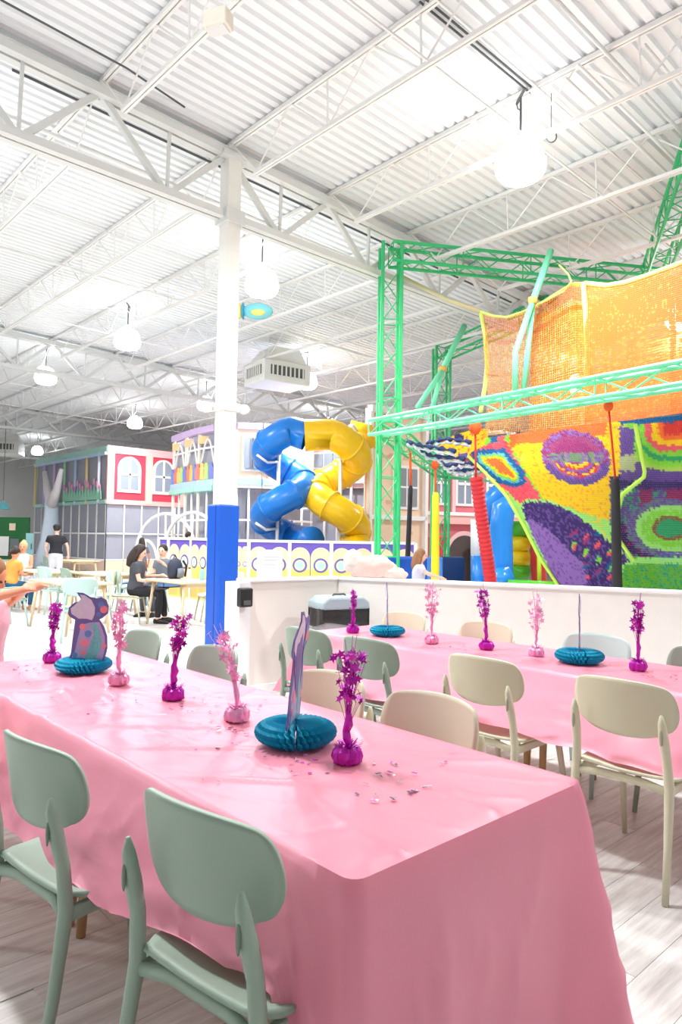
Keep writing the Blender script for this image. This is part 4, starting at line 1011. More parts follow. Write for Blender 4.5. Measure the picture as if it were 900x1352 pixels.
def net_pt(u, v):
    lx, ly = pl(leftc, v); tx, ty = pl(topc, u)
    rx, ry = 980.0, 540+300*v
    bx, by = 775+(980-775)*u, 835+5*u
    # Coons patch
    x = (1-u)*lx+u*rx+(1-v)*tx+v*bx-((1-u)*(1-v)*618+u*(1-v)*980+(1-u)*v*775+u*v*980)
    y = (1-u)*ly+u*ry+(1-v)*ty+v*by-((1-u)*(1-v)*602+u*(1-v)*540+(1-u)*v*835+u*v*840)
    return x, y
def build_net(name, fn, dfn, nu, nv, hole, thick, colfn, parent, seed, jit=0.0, mat_=None):
    r = random.Random(seed); vs = []; cols = []; fs = []; px = {}
    for j in range(nv+1):
        for i in range(nu+1):
            x, y = fn(i/nu, j/nv); d = dfn(i/nu, j/nv, x, y)
            p = at(x+r.uniform(-jit, jit), y+r.uniform(-jit, jit), d); vs.append(p); px[(i, j)] = (x, y)
            cols.append(colfn(x, y, r))
    idx = lambda i, j: j*(nu+1)+i
    base = list(vs)
    for j in range(nv):
        for i in range(nu):
            q = [idx(i, j), idx(i+1, j), idx(i+1, j+1), idx(i, j+1)]
            c = (base[q[0]]+base[q[1]]+base[q[2]]+base[q[3]])/4
            hx = hole(i/nu, j/nv, *px[(i, j)]) if callable(hole) else hole
            if hx <= 0.02: fs.append(tuple(q)); continue
            o = len(vs)
            for k in q: vs.append(c+(base[k]-c)*hx); cols.append(cols[k])
            for k in range(4): fs.append((q[k], q[(k+1) % 4], o+(k+1) % 4, o+k))
    me = bpy.data.meshes.new(name); me.from_pydata([tuple(v) for v in vs], [], fs)
    ca = me.color_attributes.new('Col', 'FLOAT_COLOR', 'POINT')
    ca.data.foreach_set('color', [c for col in cols for c in col])
    me.materials.append(mat_ or netm); me.update()
    o = bpy.data.objects.new(name, me); C.objects.link(o)
    if parent: o.parent = parent
    solid(o, thick, 0); return o
netm = mat('crochet_cord', (255, 255, 255), 0.75, attr='Col', trans=0.25)
def net_depth(u, v, x, y): return (bd(max(x, 600))+0.25)*(1-v**1.15)+9.2*v**1.15-0.25*math.sin(PI*v)*math.sin(PI*min(1, u*1.2))
CN = thing('crochet_net', 'huge hanging crocheted net bowl in yellow, purple and coral cords', 'net', (0, 0, 0))
def holef(u, v, x, y):
    if inpoly(x, y, purple_big): return 0.22
    if inpoly(x, y, coral) or inpoly(x, y, vshape): return 0.3
    return 0.45
build_net('net_surface', net_pt, net_depth, 140, 100, holef, 0.012, netcol, CN, 5, 0.35)
for P_, c_ in ((leftc, mat('lime_cord', (190, 236, 90), 0.6)), ([(838, 560), (852, 628), (822, 652), (808, 700), (836, 740)], MATS['lime_cord'])):
    b = MB(); pts = []
    n = 26
    for i in range(n+1):
        x, y = pl(P_, i/n)
        d = net_depth(0, i/n, x, y)-0.02 if P_ is leftc else (bd(x)+0.25)*(1-((y-548)/292)**1.15)+9.2*((y-548)/292)**1.15-0.27
        pts.append(at(x, y, d))
    b.tube(pts, 0.022, 7); b.build('edge_cord', c_, CN, True)
# orange band on the left rim
b = MB(); pts = [at(*pl(leftc, i/26), net_depth(0, i/26, *pl(leftc, i/26))+0.03) for i in range(27)]; pts = [p+right*0.05 for p in pts]; b.tube(pts, 0.045, 7); b.build('edge_cord', mat('orange_cord', (244, 110, 40), 0.7), CN, True)
# small net lobe at the tip (inside of the bowl beyond)
def lobecol(x, y, r):
    if math.hypot(x-606, (y-578)*1.2) < 7: return CK
    if math.hypot(x-612, (y-604)*1.3) < 8: return CP
    return CY if r.random() < 0.85 else CO
build_net('net_lobe', lambda u, v: (578+u*66, 584-18*math.sin(u*1.6)+(v*(8+26*math.sin(PI*min(1, u*0.9))))), lambda u, v, x, y: 11.6-0.4*u, 26, 14, 0.3, 0.012, lobecol, CN, 8)
# blue and white knotted lashing ropes between the tower and the net tip
kr = [([(536, 583), (552, 588), (575, 592), (600, 596)], cl(40, 60, 110)), ([(552, 590), (566, 602), (585, 604), (612, 606)], cl(30, 60, 120)), ([(575, 600), (590, 616), (606, 612), (624, 612)], cl(60, 60, 100)), ([(590, 618), (610, 622), (632, 618)], cl(120, 130, 180)), ([(562, 586), (590, 580), (620, 584)], cl(60, 70, 120)), ([(644, 566), (662, 566), (684, 570)], cl(80, 90, 130))]
b = MB(); b2 = MB()
for P_, c_ in kr:
    pts = [at(*pl(P_, i/14), 11.2-0.05*i+0.04*(i % 2)) for i in range(15)]; pts = [p+Vector((0, 0, 0.02*(i % 2))) for i, p in enumerate(pts)]
    b.tube(pts, [0.014+0.013*((i*7) % 3) for i in range(15)], 6)
    b2.tube([p+Vector((0.02, 0.02, -0.05)) for p in pts], [0.012+0.013*((i*5) % 3) for i in range(15)], 5)
o = b.build('lashing', mat('navy_lashing', (44, 60, 110), 0.7, var=0.5, nscale=12), CN, True); o['kind'] = 'stuff'
o = b2.build('lashing', mat('white_lashing', (222, 226, 232), 0.7), CN, True); o['kind'] = 'stuff'

# ------------------------------------------------------------------ orange upper netting
ON = thing('safety_net', 'orange and yellow square mesh netting above the crocheted bowl', 'net', (0, 0, 0))
o_top = [(634, 411), (650, 417), (668, 419), (690, 412), (712, 401), (735, 387), (756, 374), (772, 374)]
o_top2 = [(772, 374), (800, 377), (825, 373), (850, 365), (880, 354), (905, 345), (960, 322)]
def oc(x, y, r):
    if x < 772:
        yt = pl(o_top, (x-634)/138)[1] if x > 634 else 411
        f = y-yt
        if 4 < f < 22 or 30 < f < 36: return cl(236, 126, 14)
        return cl(246, 160, 60) if r.random() < 0.7 else cl(250, 196, 90)
    return cl(240, 112, 30) if r.random() < 0.9 else cl(246, 150, 60)
def onA(u, v):
    x, y = pl(o_top, u); xl = 634+6*math.sin(PI*v*0.9) + (4 if v > 0.5 else 0)
    return x+(xl-634)*(1-u), y+(575-12*u-y)*v
build_net('net_panel', onA, lambda u, v, x, y: bd(x)+1.5-0.9*u-0.3*v, 52, 62, 0.84, 0.006, oc, ON, 3, 0.15, mat('net_cord', (255, 255, 255), 0.7, attr='Col'))
def onB(u, v):
    x, y = pl(o_top2, u); return x, y+(563-22*u-y)*v
build_net('net_panel', onB, lambda u, v, x, y: bd(x)+0.6-0.3*v, 80, 70, lambda u, v, x, y: 0.55, 0.006, oc, ON, 4, 0.15, MATS['net_cord'])
# inner walls of the upper net seen through the front
def oc2(x, y, r):
    k = math.sin(y*0.11+x*0.013)+0.4*math.sin(y*0.31)
    return cl(238, 100, 14) if k > 0.15 else cl(246, 150, 70)
build_net('inner_net', lambda u, v: (700+u*210, 418-54*u+v*(158)), lambda u, v, x, y: 13.2-1.5*u, 90, 44, lambda u, v, x, y: 0.6 if v < 0.6 else 0.72, 0.008, oc2, ON, 9, 0.2, MATS['net_cord'])
build_net('inner_net', lambda u, v: (760+u*190, 400-50*u+v*60+8*math.sin(u*9)), lambda u, v, x, y: 10.6-2.0*u, 60, 16, 0.35, 0.01, lambda x, y, r: cl(236, 100, 16), ON, 10, 0.3, MATS['net_cord'])
build_net('inner_net', lambda u, v: (770+u*180, 500-24*u+v*52), lambda u, v, x, y: 10.2-2.2*u, 50, 14, 0.5, 0.01, lambda x, y, r: cl(250, 206, 120) if r.random() < .7 else cl(244, 150, 70), ON, 11, 0.3, MATS['net_cord'])
lime = mat('lime_binding', (220, 240, 130), 0.6)
for P_, r_, dd in (([(634, 411), (640, 440), (643, 480), (640, 510), (634, 545)], 0.035, 1.45), ([(770, 374), (773, 410), (775, 460), (775, 530)], 0.034, 0.55), (o_top, 0.02, 1.2), (o_top2, 0.03, 0.6), ([(712, 401), (745, 384), (754, 372), (750, 362), (738, 350)], 0.012, 0.8)):
    b = MB(); n = 24; b.tube([at(*pl(P_, i/n), bd(pl(P_, i/n)[0])+dd) for i in range(n+1)], r_, 7); b.build('edge_cord', lime, ON, True)
b = MB(); b.tube([at(532, 366, 11.2), at(590, 396, 10.9), at(634, 411, 10.8)], 0.03, 7); b.build('stay_rope', mat('tan_stay', (214, 204, 160), 0.7), ON, True)
for (xa, ya, xb, yb, c1, dd) in ((763, 450, 770, 515, (70, 44, 70), 10.2), (832, 447, 834, 510, (176, 90, 120), 9.0), (888, 425, 889, 545, (230, 80, 40), 8.2), (612, 470, 612, 470, (0, 0, 0), 0)):
    if not dd: continue
    A, B_ = at(xa, ya, dd), at(xb, yb, dd); b = MB(); b2 = MB(); n = 22
    for i in range(n):
        p, q = A.lerp(B_, i/n), A.lerp(B_, (i+0.62)/n); b.tube([p, q], 0.035, 6)
        b2.tube([q, A.lerp(B_, (i+1)/n)], 0.022, 6)
    o = b.build('knotted_post', mat('knot_%d' % c1[0], c1, 0.8), ON, True); b2.build('cord_core', mat('knot_core', (240, 190, 130), 0.8), o, True)

# ------------------------------------------------------------------ inflatable
infb = mat('inflatable_blue', (40, 140, 232), 0.25); infg = mat('inflatable_green', (90, 200, 50), 0.28); infy = mat('inflatable_yellow', (248, 222, 30), 0.28); infr = mat('inflatable_red', (232, 64, 40), 0.3)
t = thing('inflatable_arch', 'glossy blue and white inflatable arch behind the red rope', 'inflatable', (0, 0, 0))
b = MB(); b.tube([at(662, 800, 13.6), at(660, 765, 13.6), at(662, 735, 13.6), at(661, 700, 13.6), at(664, 672, 13.6), at(682, 660, 13.6), at(708, 664, 13.7)], [0.2, 0.25, 0.22, 0.22, 0.24, 0.24, 0.2], 16); b.build('arch_tube', infb, t, True)
b = MB(); b.tube([at(640, 690, 14.1), at(648, 668, 14.1), at(664, 650, 14.0), at(684, 655, 13.9)], [0.14, 0.26, 0.26, 0.18], 14); b.build('arch_crest', infb, t, True)
b = MB(); c = at(640, 712, 14.3); b.tube([at(637, 686, 14.3), at(637, 734, 14.3)], 0.3, 14, sq=0.7); b.build('white_panel', mat('inflatable_white', (244, 246, 250), 0.3), t, True)
b = MB(); b.tube([at(638, 733, 14.3), at(638, 800, 14.3)], 0.32, 14, sq=0.7); b.build('lower_panel', infb, t, True)
b = MB(); b.tube([at(670, 763, 13.3), at(650, 768, 13.2)], [0.24, 0.22], 14); b.build('foot_roll', infb, t, True)
t = thing('inflatable_wall', 'stack of green and yellow inflated rolls with red sides', 'inflatable', (0, 0, 0))
for (y, m) in ((698, infg), (717, infy), (737, infy), (755, infg)):
    b = MB(); A, B_ = at(671, y, 14.4), at(698, y+1, 14.4); b.tube([A, A.lerp(B_, 0.06), A.lerp(B_, 0.94), B_], [0.12, 0.165, 0.165, 0.12], 16); b.build('roll', m, t, True)
b = MB(); b.tube([at(705, 688, 14.2), at(709, 720, 14.0), at(712, 780, 13.9)], [0.1, 0.14, 0.16], 12); b.build('side_roll', infr, t, True)
b = MB(); b.tube([at(722, 712, 13.4), at(738, 745, 13.2), at(748, 780, 13.0)], [0.12, 0.2, 0.25], 12); b.build('side_roll', mat('inflatable_orange', (238, 100, 36), 0.3), t, True)
b = MB(); b.tube([at(733, 738, 12.9), at(742, 752, 12.9), at(746, 772, 12.9)], [0.05, 0.07, 0.06], 10); b.build('loop', infr, t, True)
b = MB(); b.tube([at(670, 775, 13.0), at(740, 778, 12.9)], 0.14, 14); b.build('base_roll', infg, t, True)
b = MB(); b.tube([at(711, 700, 13.2), at(712, 790, 13.2)], 0.04, 8); b.build('pole', mat('lime_pole', (196, 230, 60), 0.4), t, True)
t = tag(MB().build('x', white), None, None) if 0 else None
b = MB(); b.tube([at(893, 730, 10.4), at(896, 800, 10.4)], [0.25, 0.28], 14); o = b.build('inflatable_block', infb, None, True); tag(o, 'blue inflatable block at the right edge behind the net', 'inflatable')

# ------------------------------------------------------------------ play house facades
def gl(n, c, **k): return mat(n, c, 0.6, **k)
redw = gl('house_red', (222, 66, 88)); pnk = gl('house_pink', (226, 120, 134)); peach = gl('house_peach', (248, 214, 186)); coralw = gl('house_coral', (242, 150, 140))
wtrim = gl('house_trim', (250, 246, 244)); glassy = mat('window_glass', (150, 160, 176), 0.25); lil = gl('lilac_trim', (216, 190, 232)); mint = gl('mint_trim', (176, 226, 214)); skyb = gl('pale_blue_trim', (190, 218, 240))
def arched(w, h, n=10):
    r = w/2; return [(-r, 0), (r, 0)]+[(r*math.cos(PI*k/n), h-r+r*math.sin(PI*k/n)) for k in range(n+1)]
def arch_window(parent, O, U, w, h, nrm, frame=wtrim, glass=None):
    """O = bottom centre on the wall face, U along the wall, nrm outward"""
    O = Vector(O); U = Vector(U).normalized(); V = Vector((0, 0, 1)); nrm = Vector(nrm).normalized()
    def pr(b, poly, off, th):
        Uu = U if U.cross(V).dot(nrm) > 0 else -U
        b.prism(poly, O+nrm*off, Uu, V, th)
    b = MB(); pr(b, arched(w, h), 0.0, 0.05); f = b.build('window', frame, parent)
    b = MB(); g = 0.12*w
    b2 = MB(); inner = [(p[0]*(1-2*g/w), g+p[1]*(1-1.6*g/h)) for p in arched(w, h)]; pr(b2, inner, 0.045, 0.012); b2.build('pane', glass or glassy, f)
    for bar in (((-0.03*w*1.4, g), (0.03*w*1.4, g), (0.03*w*1.4, h-g*0.6), (-0.03*w*1.4, h-g*0.6)), ((-w/2+g, h*0.47), (w/2-g, h*0.47), (w/2-g, h*0.53), (-w/2+g, h*0.53))):
        b = MB(); pr(b, list(bar), 0.055, 0.03); b.build('glazing_bar', frame, f)
# --- far left two-storey play house (corner at CX0, CY0; one face along +x, one along +y)
CX0, CY0 = 11.75, 26.0; ZB, ZM, ZT = 0.45, 2.73, 4.92; XE, YE = 16.2, 33.6
t = thing('play_house', 'two-storey play house with red arched-window front and pastel posts', 'play house', (0, 0, 0))
b = MB(); b.bb((CX0, CY0, ZM), (XE, CY0+0.1, ZT-0.25)); b.build('red_wall', redw, t)
b = MB(); b.bb((CX0-0.03, CY0-0.06, ZT-0.27), (XE, CY0+0.12, ZT+0.02)); b.build('cornice', gl('house_pale_pink', (252, 206, 206)), t)
b = MB(); b.bb((CX0-0.03, CY0-0.06, ZM-0.06), (XE, CY0+0.12, ZM+0.12)); b.build('floor_band', gl('house_band', (250, 190, 184)), t)
for x in (CX0, CX0+1.62, CX0+3.15):
    b = MB(); b.bb((x-0.02, CY0-0.08, ZM), (x+0.26, CY0+0.02, ZT-0.2)); b.build('pilaster', gl('house_pilaster', (252, 200, 188)), t)
for i, x in enumerate((CX0+0.9, CX0+2.38, CX0+3.9)):
    arch_window(t, (x, CY0-0.005, ZM+0.42), (1, 0, 0), 0.98, 1.42, (0, -1, 0))
for (xa, ya, xb, yb) in ((CX0, CY0, XE, CY0), (CX0, CY0, CX0, YE)):
    L = math.hypot(xb-xa, yb-ya); n = 6 if ya == yb else 9
    for z in (1.52, 0.5): b = MB(); b.tube([(xa, ya, z), (xb, yb, z)], 0.035, 6); b.build('rail', white, t, True)
    for i in range(n+1):
        b = MB(); p = Vector((xa, ya, 0)).lerp(Vector((xb, yb, 0)), i/n); b.tube([(p.x, p.y, 0), (p.x, p.y, ZM)], 0.035, 6); b.build('post', white, t, True)
    b = MB(); b.bb((min(xa, xb)+0.02, min(ya, yb)+0.04, 0.5), (max(xa, xb)+0.03, max(ya, yb)+0.06, ZM)); b.build('netting', screen, t)
    b = MB(); b.bb((min(xa, xb)-0.0, min(ya, yb)-0.02, 0.0), (max(xa, xb)+0.03, max(ya, yb)+0.02, 0.5)); b.build('kick_board', peach, t)
b = MB(); b.bb((CX0-0.05, CY0, ZT-0.22), (CX0+0.08, YE, ZT+0.0)); b.build('cornice', mint, t)
b = MB(); b.bb((CX0-0.12, CY0, ZT-0.35), (CX0+0.02, YE, ZT-0.24)); b.build('gutter_trim', skyb, t)
b = MB(); b.bb((CX0-0.05, CY0, ZM-0.04), (CX0+0.08, YE, ZM+0.1)); b.build('floor_band', mint, t)
cols_ = [(236, 220, 160), (214, 190, 240), (232, 196, 240), (180, 232, 196), (186, 206, 240), (240, 214, 160), (226, 226, 240)]
for i, c_ in enumerate(cols_):
    y = YE-(i+0.05)*(YE-CY0)/6.6
    b = MB(); b.tube([(CX0-0.05, y, ZM), (CX0-0.05, y, ZT-0.2)], 0.06, 8); b.build('pastel_post', gl('pastel_%d' % i, c_), t, True)
b = MB(); b.bb((CX0+0.04, CY0, ZM), (CX0+0.06, YE, ZT-0.2)); b.build('netting', screen, t)
b = MB(); b.bb((CX0+3.9, CY0+0.02, ZM), (CX0+4.0, CY0+2.5, 5.0)); b.build('end_wall', coralw, t)
b = MB(); b.bb((CX0+1.5, CY0+3.5, 0), (XE+8, CY0+3.6, 4.8)); b.build('inner_screen', mat('dark_netting', (158, 158, 170), 0.8), t)
# painted tulips along the gallery
r = random.Random(12)
for i in range(14):
    y = CY0+0.4+i*0.27; zz = ZM+0.12
    b = MB(); b.prism([(-0.14, 0), (0.14, 0), (0.1, 0.3), (0.02, 0.42+0.1*(i % 3)), (-0.1, 0.3)], (CX0-0.09, y, zz), (0, -1, 0), (0, 0, 1), 0.02); lf_ = b.build('tulip_leaf', mat('leaf_mint', (150, 214, 186), 0.6), t)
    b = MB(); b.prism([(-0.07, 0.4), (0, 0.36), (0.07, 0.4), (0.08, 0.58), (0.04, 0.5), (0, 0.62), (-0.04, 0.5), (-0.08, 0.58)], (CX0-0.11, y, zz+0.12*(i % 3)), (0, -1, 0), (0, 0, 1), 0.02); b.build('tulip_flower', mat('tulip_%d' % (i % 2), ((240, 170, 190), (226, 150, 214))[i % 2], 0.6), t)
# white carved tree against the corner gallery
t = thing('tree_cutout', 'pale blue and white forked tree cut-out in front of the play house', 'decoration', (11.35, 30.5, 0))
b = MB(); b.tube([(0, 0, 0), (0, 0, 1.2), (0, 0, 2.2), (0, 0, 2.9)], [0.75, 0.45, 0.32, 0.3], 12, sq=0.4); b.build('trunk', mat('tree_pale', (216, 230, 244), 0.6), t, True)
for s in (-1, 1): b = MB(); b.tube([(0, 0, 2.75), (0, s*0.55, 3.4), (0, s*0.95, 4.2)], [0.26, 0.16, 0.09], 10); b.build('limb', mat('tree_limb', (250, 242, 244), 0.6), t, True)
# --- pastel curved gallery with picket people
gpath = [(229, 22.0), (245, 21.0), (262, 20.2), (285, 19.5), (312, 19.1), (345, 19.2), (385, 19.7), (412, 20.3)]
gp = [at(x, 640, d) for x, d in gpath]
t = thing('pastel_gallery', 'curved pastel upstairs gallery on white posts left of the slides', 'play house', (0, 0, 0))
def strip(nm, z0, z1, m, i0, i1, off=0.0, th=0.08):
    b = MB(); P_ = [Vector((p.x, p.y, 0)) for p in gp[i0:i1+1]]
    for a, c in zip(P_[:-1], P_[1:]):
        n_ = (c-a).normalized(); q = Vector((-n_.y, n_.x, 0)); q = q if q.dot(a) < 0 else -q
        b.bar(a+q*off+Vector((0, 0, (z0+z1)/2)), c+q*off+Vector((0, 0, (z0+z1)/2)), th, z1-z0)
    return b.build(nm, m, t)
strip('floor_band', 2.88, 3.06, skyb, 0, 7, 0.05, 0.12); strip('under_trim', 2.74, 2.88, mint, 0, 3, 0.0, 0.3)
strip('under_trim', 2.80, 2.90, wtrim, 3, 7, 0.0, 0.2)
strip('roof_band', 4.40, 4.58, lil, 0, 7, 0.05, 0.12)
strip('gallery_wall', 3.06, 4.42, peach, 4, 7)
strip('netting', 3.06, 4.40, screen, 0, 4, -0.1, 0.02)
strip('rail', 3.95, 4.0, wtrim, 0, 4, 0.0, 0.05)
for i in range(0, 5):
    b = MB(); p = gp[i]; b.tube([(p.x, p.y, 0), (p.x, p.y, 4.5)], 0.05, 8); b.build('post', mat('warm_white_post', (250, 240, 226), 0.5), t, True)
for i in range(4):     # hoops over each opening
    a, c = gp[i], gp[i+1]; b = MB(); pts = []
    for k in range(13): f = 0.12+0.76*k/12; q = a.lerp(c, f); pts.append((q.x, q.y, 3.5+0.72*math.sin(PI*k/12)))
    b.tube(pts, 0.035, 6); b.build('hoop', white, t, True)
    q = a.lerp(c, 0.25); b = MB(); b.box((q.x, q.y, 4.22), (0.3, 0.05, 0.22), RZR); b.build('corner_motif', mat('warm_orange_motif', (250, 206, 150), 0.6), t)
pc = [(130, 150, 226), (240, 140, 120), (250, 214, 130), (196, 230, 140), (130, 140, 214), (236, 140, 110), (250, 200, 120)]
for i in range(12):
    f = i/12*3.0; k = int(f); a, c = gp[k], gp[k+1]; q = a.lerp(c, f-k); u = (c-a).normalized()
    b = MB(); b.prism([(-0.13, 0), (0.13, 0), (0.15, 0.3), (0.08, 0.36), (0.06, 0.47), (-0.06, 0.47), (-0.08, 0.36), (-0.15, 0.3)], (q.x, q.y, 3.08), u, (0, 0, 1), 0.05); b.build('picket_figure', mat('picket_%d' % (i % 7), pc[i % 7], 0.6), t)
q = gp[4].lerp(gp[5], 0.8); u = (gp[5]-gp[4]); u.z = 0; u.normalize(); nn = Vector((-u.y, u.x, 0)); nn = nn if nn.dot(q) < 0 else -nn
b = MB(); b.prism([(-0.42, 0), (0.42, 0), (0.42, 1.0), (-0.42, 1.0)], Vector((q.x, q.y, 3.25))+nn*0.06, u, (0, 0, 1), -0.04); w_ = b.build('window', wtrim, t)
b = MB(); b.prism([(-0.34, 0.08), (0.34, 0.08), (0.34, 0.92), (-0.34, 0.92)], Vector((q.x, q.y, 3.25))+nn*0.11, u, (0, 0, 1), -0.02); b.build('pane', glassy, w_)
for dx in (-0.12, 0.12): b = MB(); b.prism([(dx-0.015, 0.08), (dx+0.015, 0.08), (dx+0.015, 0.92), (dx-0.015, 0.92)], Vector((q.x, q.y, 3.25))+nn*0.15, u, (0, 0, 1), -0.02); b.build('glazing_bar', darkm, w_)
for i in range(7):
    a, c = gp[i], gp[i+1]
    for f in (0.5,): q = a.lerp(c, f); b = MB(); b.tube([(q.x, q.y, 0), (q.x, q.y, 2.85)], 0.035, 6); b.build('post', white, t, True)
strip('netting', 0.0, 2.8, screen, 0, 7, -0.4, 0.02)
strip('rail', 1.9, 1.96, white, 0, 7, 0.0, 0.06)
# grey netted frame further back behind the slides
t = thing('netted_frame', 'grey netted play frame with white rails behind the spiral slides', 'play frame', (0, 0, 0))
A, B_ = at(395, 640, 21.5), at(500, 640, 20.0)
for z in (0.1, 1.35, 2.35, 3.1, 3.45, 4.3): b = MB(); b.tube([(A.x, A.y, z), (B_.x, B_.y, z)], 0.04, 6); b.build('rail', white, t, True)
for f in (0, .17, .34, .5, .67, .84, 1): p = A.lerp(B_, f); b = MB(); b.tube([(p.x, p.y, 0), (p.x, p.y, 4.4)], 0.04, 6); b.build('post', white, t, True)
n_ = Vector((-(B_-A).y, (B_-A).x, 0)).normalized(); n_ = n_ if n_.dot(A) > 0 else -n_
c = (A+B_)/2+n_*0.3; b = MB(); b.box((c.x, c.y, 2.2), ((B_-A).length+0.2, 0.05, 4.4), math.atan2((B_-A).y, (B_-A).x)); b.build('netting', mat('dark_netting', (158, 158, 170), 0.8), t)
c = c - n_*0.2; b = MB(); b.box((c.x, c.y, 3.6), ((B_-A).length, 0.04, 1.3), math.atan2((B_-A).y, (B_-A).x)); b.build('pink_panel', gl('dusty_pink', (226, 186, 192)), t)
for f in (.25, .38, .5, .63):
    q = A.lerp(B_, f); b = MB(); b.box((q.x, q.y, 3.8), (0.4, 0.03, 0.5), math.atan2((B_-A).y, (B_-A).x)); b.build('window', wtrim, t); b = MB(); b.box((q.x-0.03, q.y-0.03, 3.8), (0.3, 0.03, 0.4), math.atan2((B_-A).y, (B_-A).x)); b.build('pane', glassy, t)
# --- spiral tube slides
def spiral(label, ax, d, R_, r_, th0, th1, z0, pitch, sgn, m, pre, post, clamps):
    """sgn +1: front passes towards picture-left; th measured from picture-right through the camera side"""
    c = at(ax, 640, d); rt = Vector((right.x, right.y, 0)).normalized(); tc = -Vector((fwd.x, fwd.y, 0)).normalized()
    t = thing('tube_slide', label, 'slide', (c.x, c.y, 0), 0, 'spiral tube slides'); P_ = []
    n = 90
    for p in pre: q = at(*p); P_.append(Vector((q.x-c.x, q.y-c.y, q.z)))
    for i in range(n+1):
        th = math.radians(th0+(th1-th0)*i/n); P_.append(rt*math.cos(th)*R_*sgn+tc*math.sin(th)*R_+Vector((0, 0, z0-pitch*(th1-th0)*i/n/360)))
    for p in post: q = at(*p); P_.append(Vector((q.x-c.x, q.y-c.y, max(0.5, q.z))))
    k = len(P_); step = 11
    for s in range(0, k-1, step):
        seg = P_[s:min(k, s+step+1)]
        if len(seg) < 2: continue
        b = MB(); rr = [r_]*len(seg); rr[0] = r_*1.06; rr[-1] = r_*1.06
        b.tube(seg, rr, 20, caps=False); b.build('tube_section', m, t, True)
        b = MB(); q = seg[-1]; q0 = seg[-2]; tt = (q-q0).normalized(); b.tube([q-tt*0.025, q+tt*0.025], r_*1.12, 20); b.build('flange', m, t, True)
    for (dx, z0_, z1_) in clamps:
        pp = rt*dx+tc*(R_*0.1); b = MB(); b.tube([pp+Vector((0, 0, 0)), pp+Vector((0, 0, z1_))], 0.045, 8); s_ = b.build('support_post', white, t, True)
        for zz in z0_: b = MB(); b.tube([pp+Vector((0, 0, zz)), pp+tc*R_*0.6+rt*0.25*(-sgn)+Vector((0, 0, zz-0.05)), pp+tc*R_*0.9+rt*0.5*(-sgn)+Vector((0, 0, zz+0.12))], 0.035, 6); b.build('bracket', white, s_, True)
    return t
spiral('blue spiral tube slide left of the yellow one', 375, 18.0, 0.50, 0.36, 72, 650, 4.14, 1.66, 1, mat('slide_blue', (24, 120, 208), 0.3, var=0.1), [(404, 575, 17.55)], [(410, 716, 17.6)], [(-0.15, (1.7, 3.4), 3.9)])
spiral('yellow spiral tube slide right of the blue one', 444, 18.0, 0.52, 0.38, 78, 570, 4.06, 1.82, -1, mat('slide_yellow', (248, 196, 20), 0.3, var=0.1), [(402, 575, 17.5)], [(474, 740, 17.2)], [(0.1, (3.5, 1.6), 3.7)])
t = thing('slide_hood', 'short yellow tube collar above the right slide', 'slide', at(461, 575, 18.6))
b = MB(); b.tube([(0.0, 0, 0.05), (0.3, -0.25, 0), (0.42, -0.4, -0.35)], [0.36, 0.36, 0.34], 18); b.build('tube_section', MATS['slide_yellow'], t, True)
b = MB(); b.ell(at(464, 568, 18.2)-at(461, 575, 18.6), (0.14, 0.14, 0.16)); b.build('view_dome', mat('clear_dome', (214, 220, 226), 0.15), t, True)

# --- peach and pink house fronts
def house(nm, label, xa, da, xb, db, z0, z1, m, parts):
    A, B_ = at(xa, 640, da), at(xb, 640, db); A.z = B_.z = 0; u = (B_-A); L = u.length; u.normalize(); n_ = Vector((-u.y, u.x, 0)); n_ = n_ if n_.dot(A) < 0 else -n_
    t = thing(nm, label, 'house front', (0, 0, 0))
    def panel(pn, f0, f1, za, zb, mm, off=0.0, th=0.1, par=None):
        b = MB(); c = A+u*L*(f0+f1)/2+n_*(off+th/2); b.box((c.x, c.y, (za+zb)/2), (L*(f1-f0), th, zb-za), math.atan2(u.y, u.x)); return b.build(pn, mm, par or t)
    panel('wall', 0, 1, z0, z1, m, -0.1, 0.1)
    return t, A, u, n_, L, panel
t, A, u, n_, L, panel = house('house_front', 'peach house front with white corner post behind the green tower', 484, 18.6, 561, 19.8, 0, 4.95, peach, None)
panel('corner_post', 0.0, 0.045, 0, 4.9, wtrim, 0, 0.14); panel('corner_post', 0.95, 1.0, 0, 5.0, wtrim, 0, 0.14); panel('cornice', 0, 1, 4.85, 5.02, wtrim, 0, 0.2); panel('floor_band', 0, 1, 2.0, 2.12, wtrim, 0, 0.14)
w_ = panel('window', 0.42, 0.86, 2.3, 3.5, wtrim, 0, 0.05); panel('pane', 0.45, 0.83, 2.38, 3.42, mat('dark_glass', (150, 152, 158), 0.3), 0.05, 0.02, w_)
panel('glazing_bar', 0.635, 0.65, 2.38, 3.42, wtrim, 0.07, 0.02, w_); panel('glazing_bar', 0.45, 0.83, 2.88, 2.93, wtrim, 0.07, 0.02, w_)
r = random.Random(4)
for k in range(22):
    f = r.uniform(0.08, 0.9); z = r.choice([0.6, 0.9, 1.2, 1.6, 2.4, 3.7, 4.1, 4.5])+r.uniform(-.05, .05)
    if 0.4 < f < 0.88 and 2.2 < z < 3.6: continue
    panel('brick', f, f+0.075, z, z+0.09, mat('brick_patch', (238, 186, 156), 0.6), 0, 0.02)
t, A, u, n_, L, panel = house('house_front', 'rose pink house front with arched windows and a dark arched doorway', 556, 20.5, 690, 22.0, 0, 4.05, pnk, None)
panel('cornice', 0, 1, 3.95, 4.15, wtrim, 0, 0.2); panel('floor_band', 0, 1, 1.95, 2.2, mat('house_band', (250, 190, 184), 0.6), 0, 0.2); panel('floor_band', 0, 1, 2.2, 2.3, wtrim, 0, 0.25)
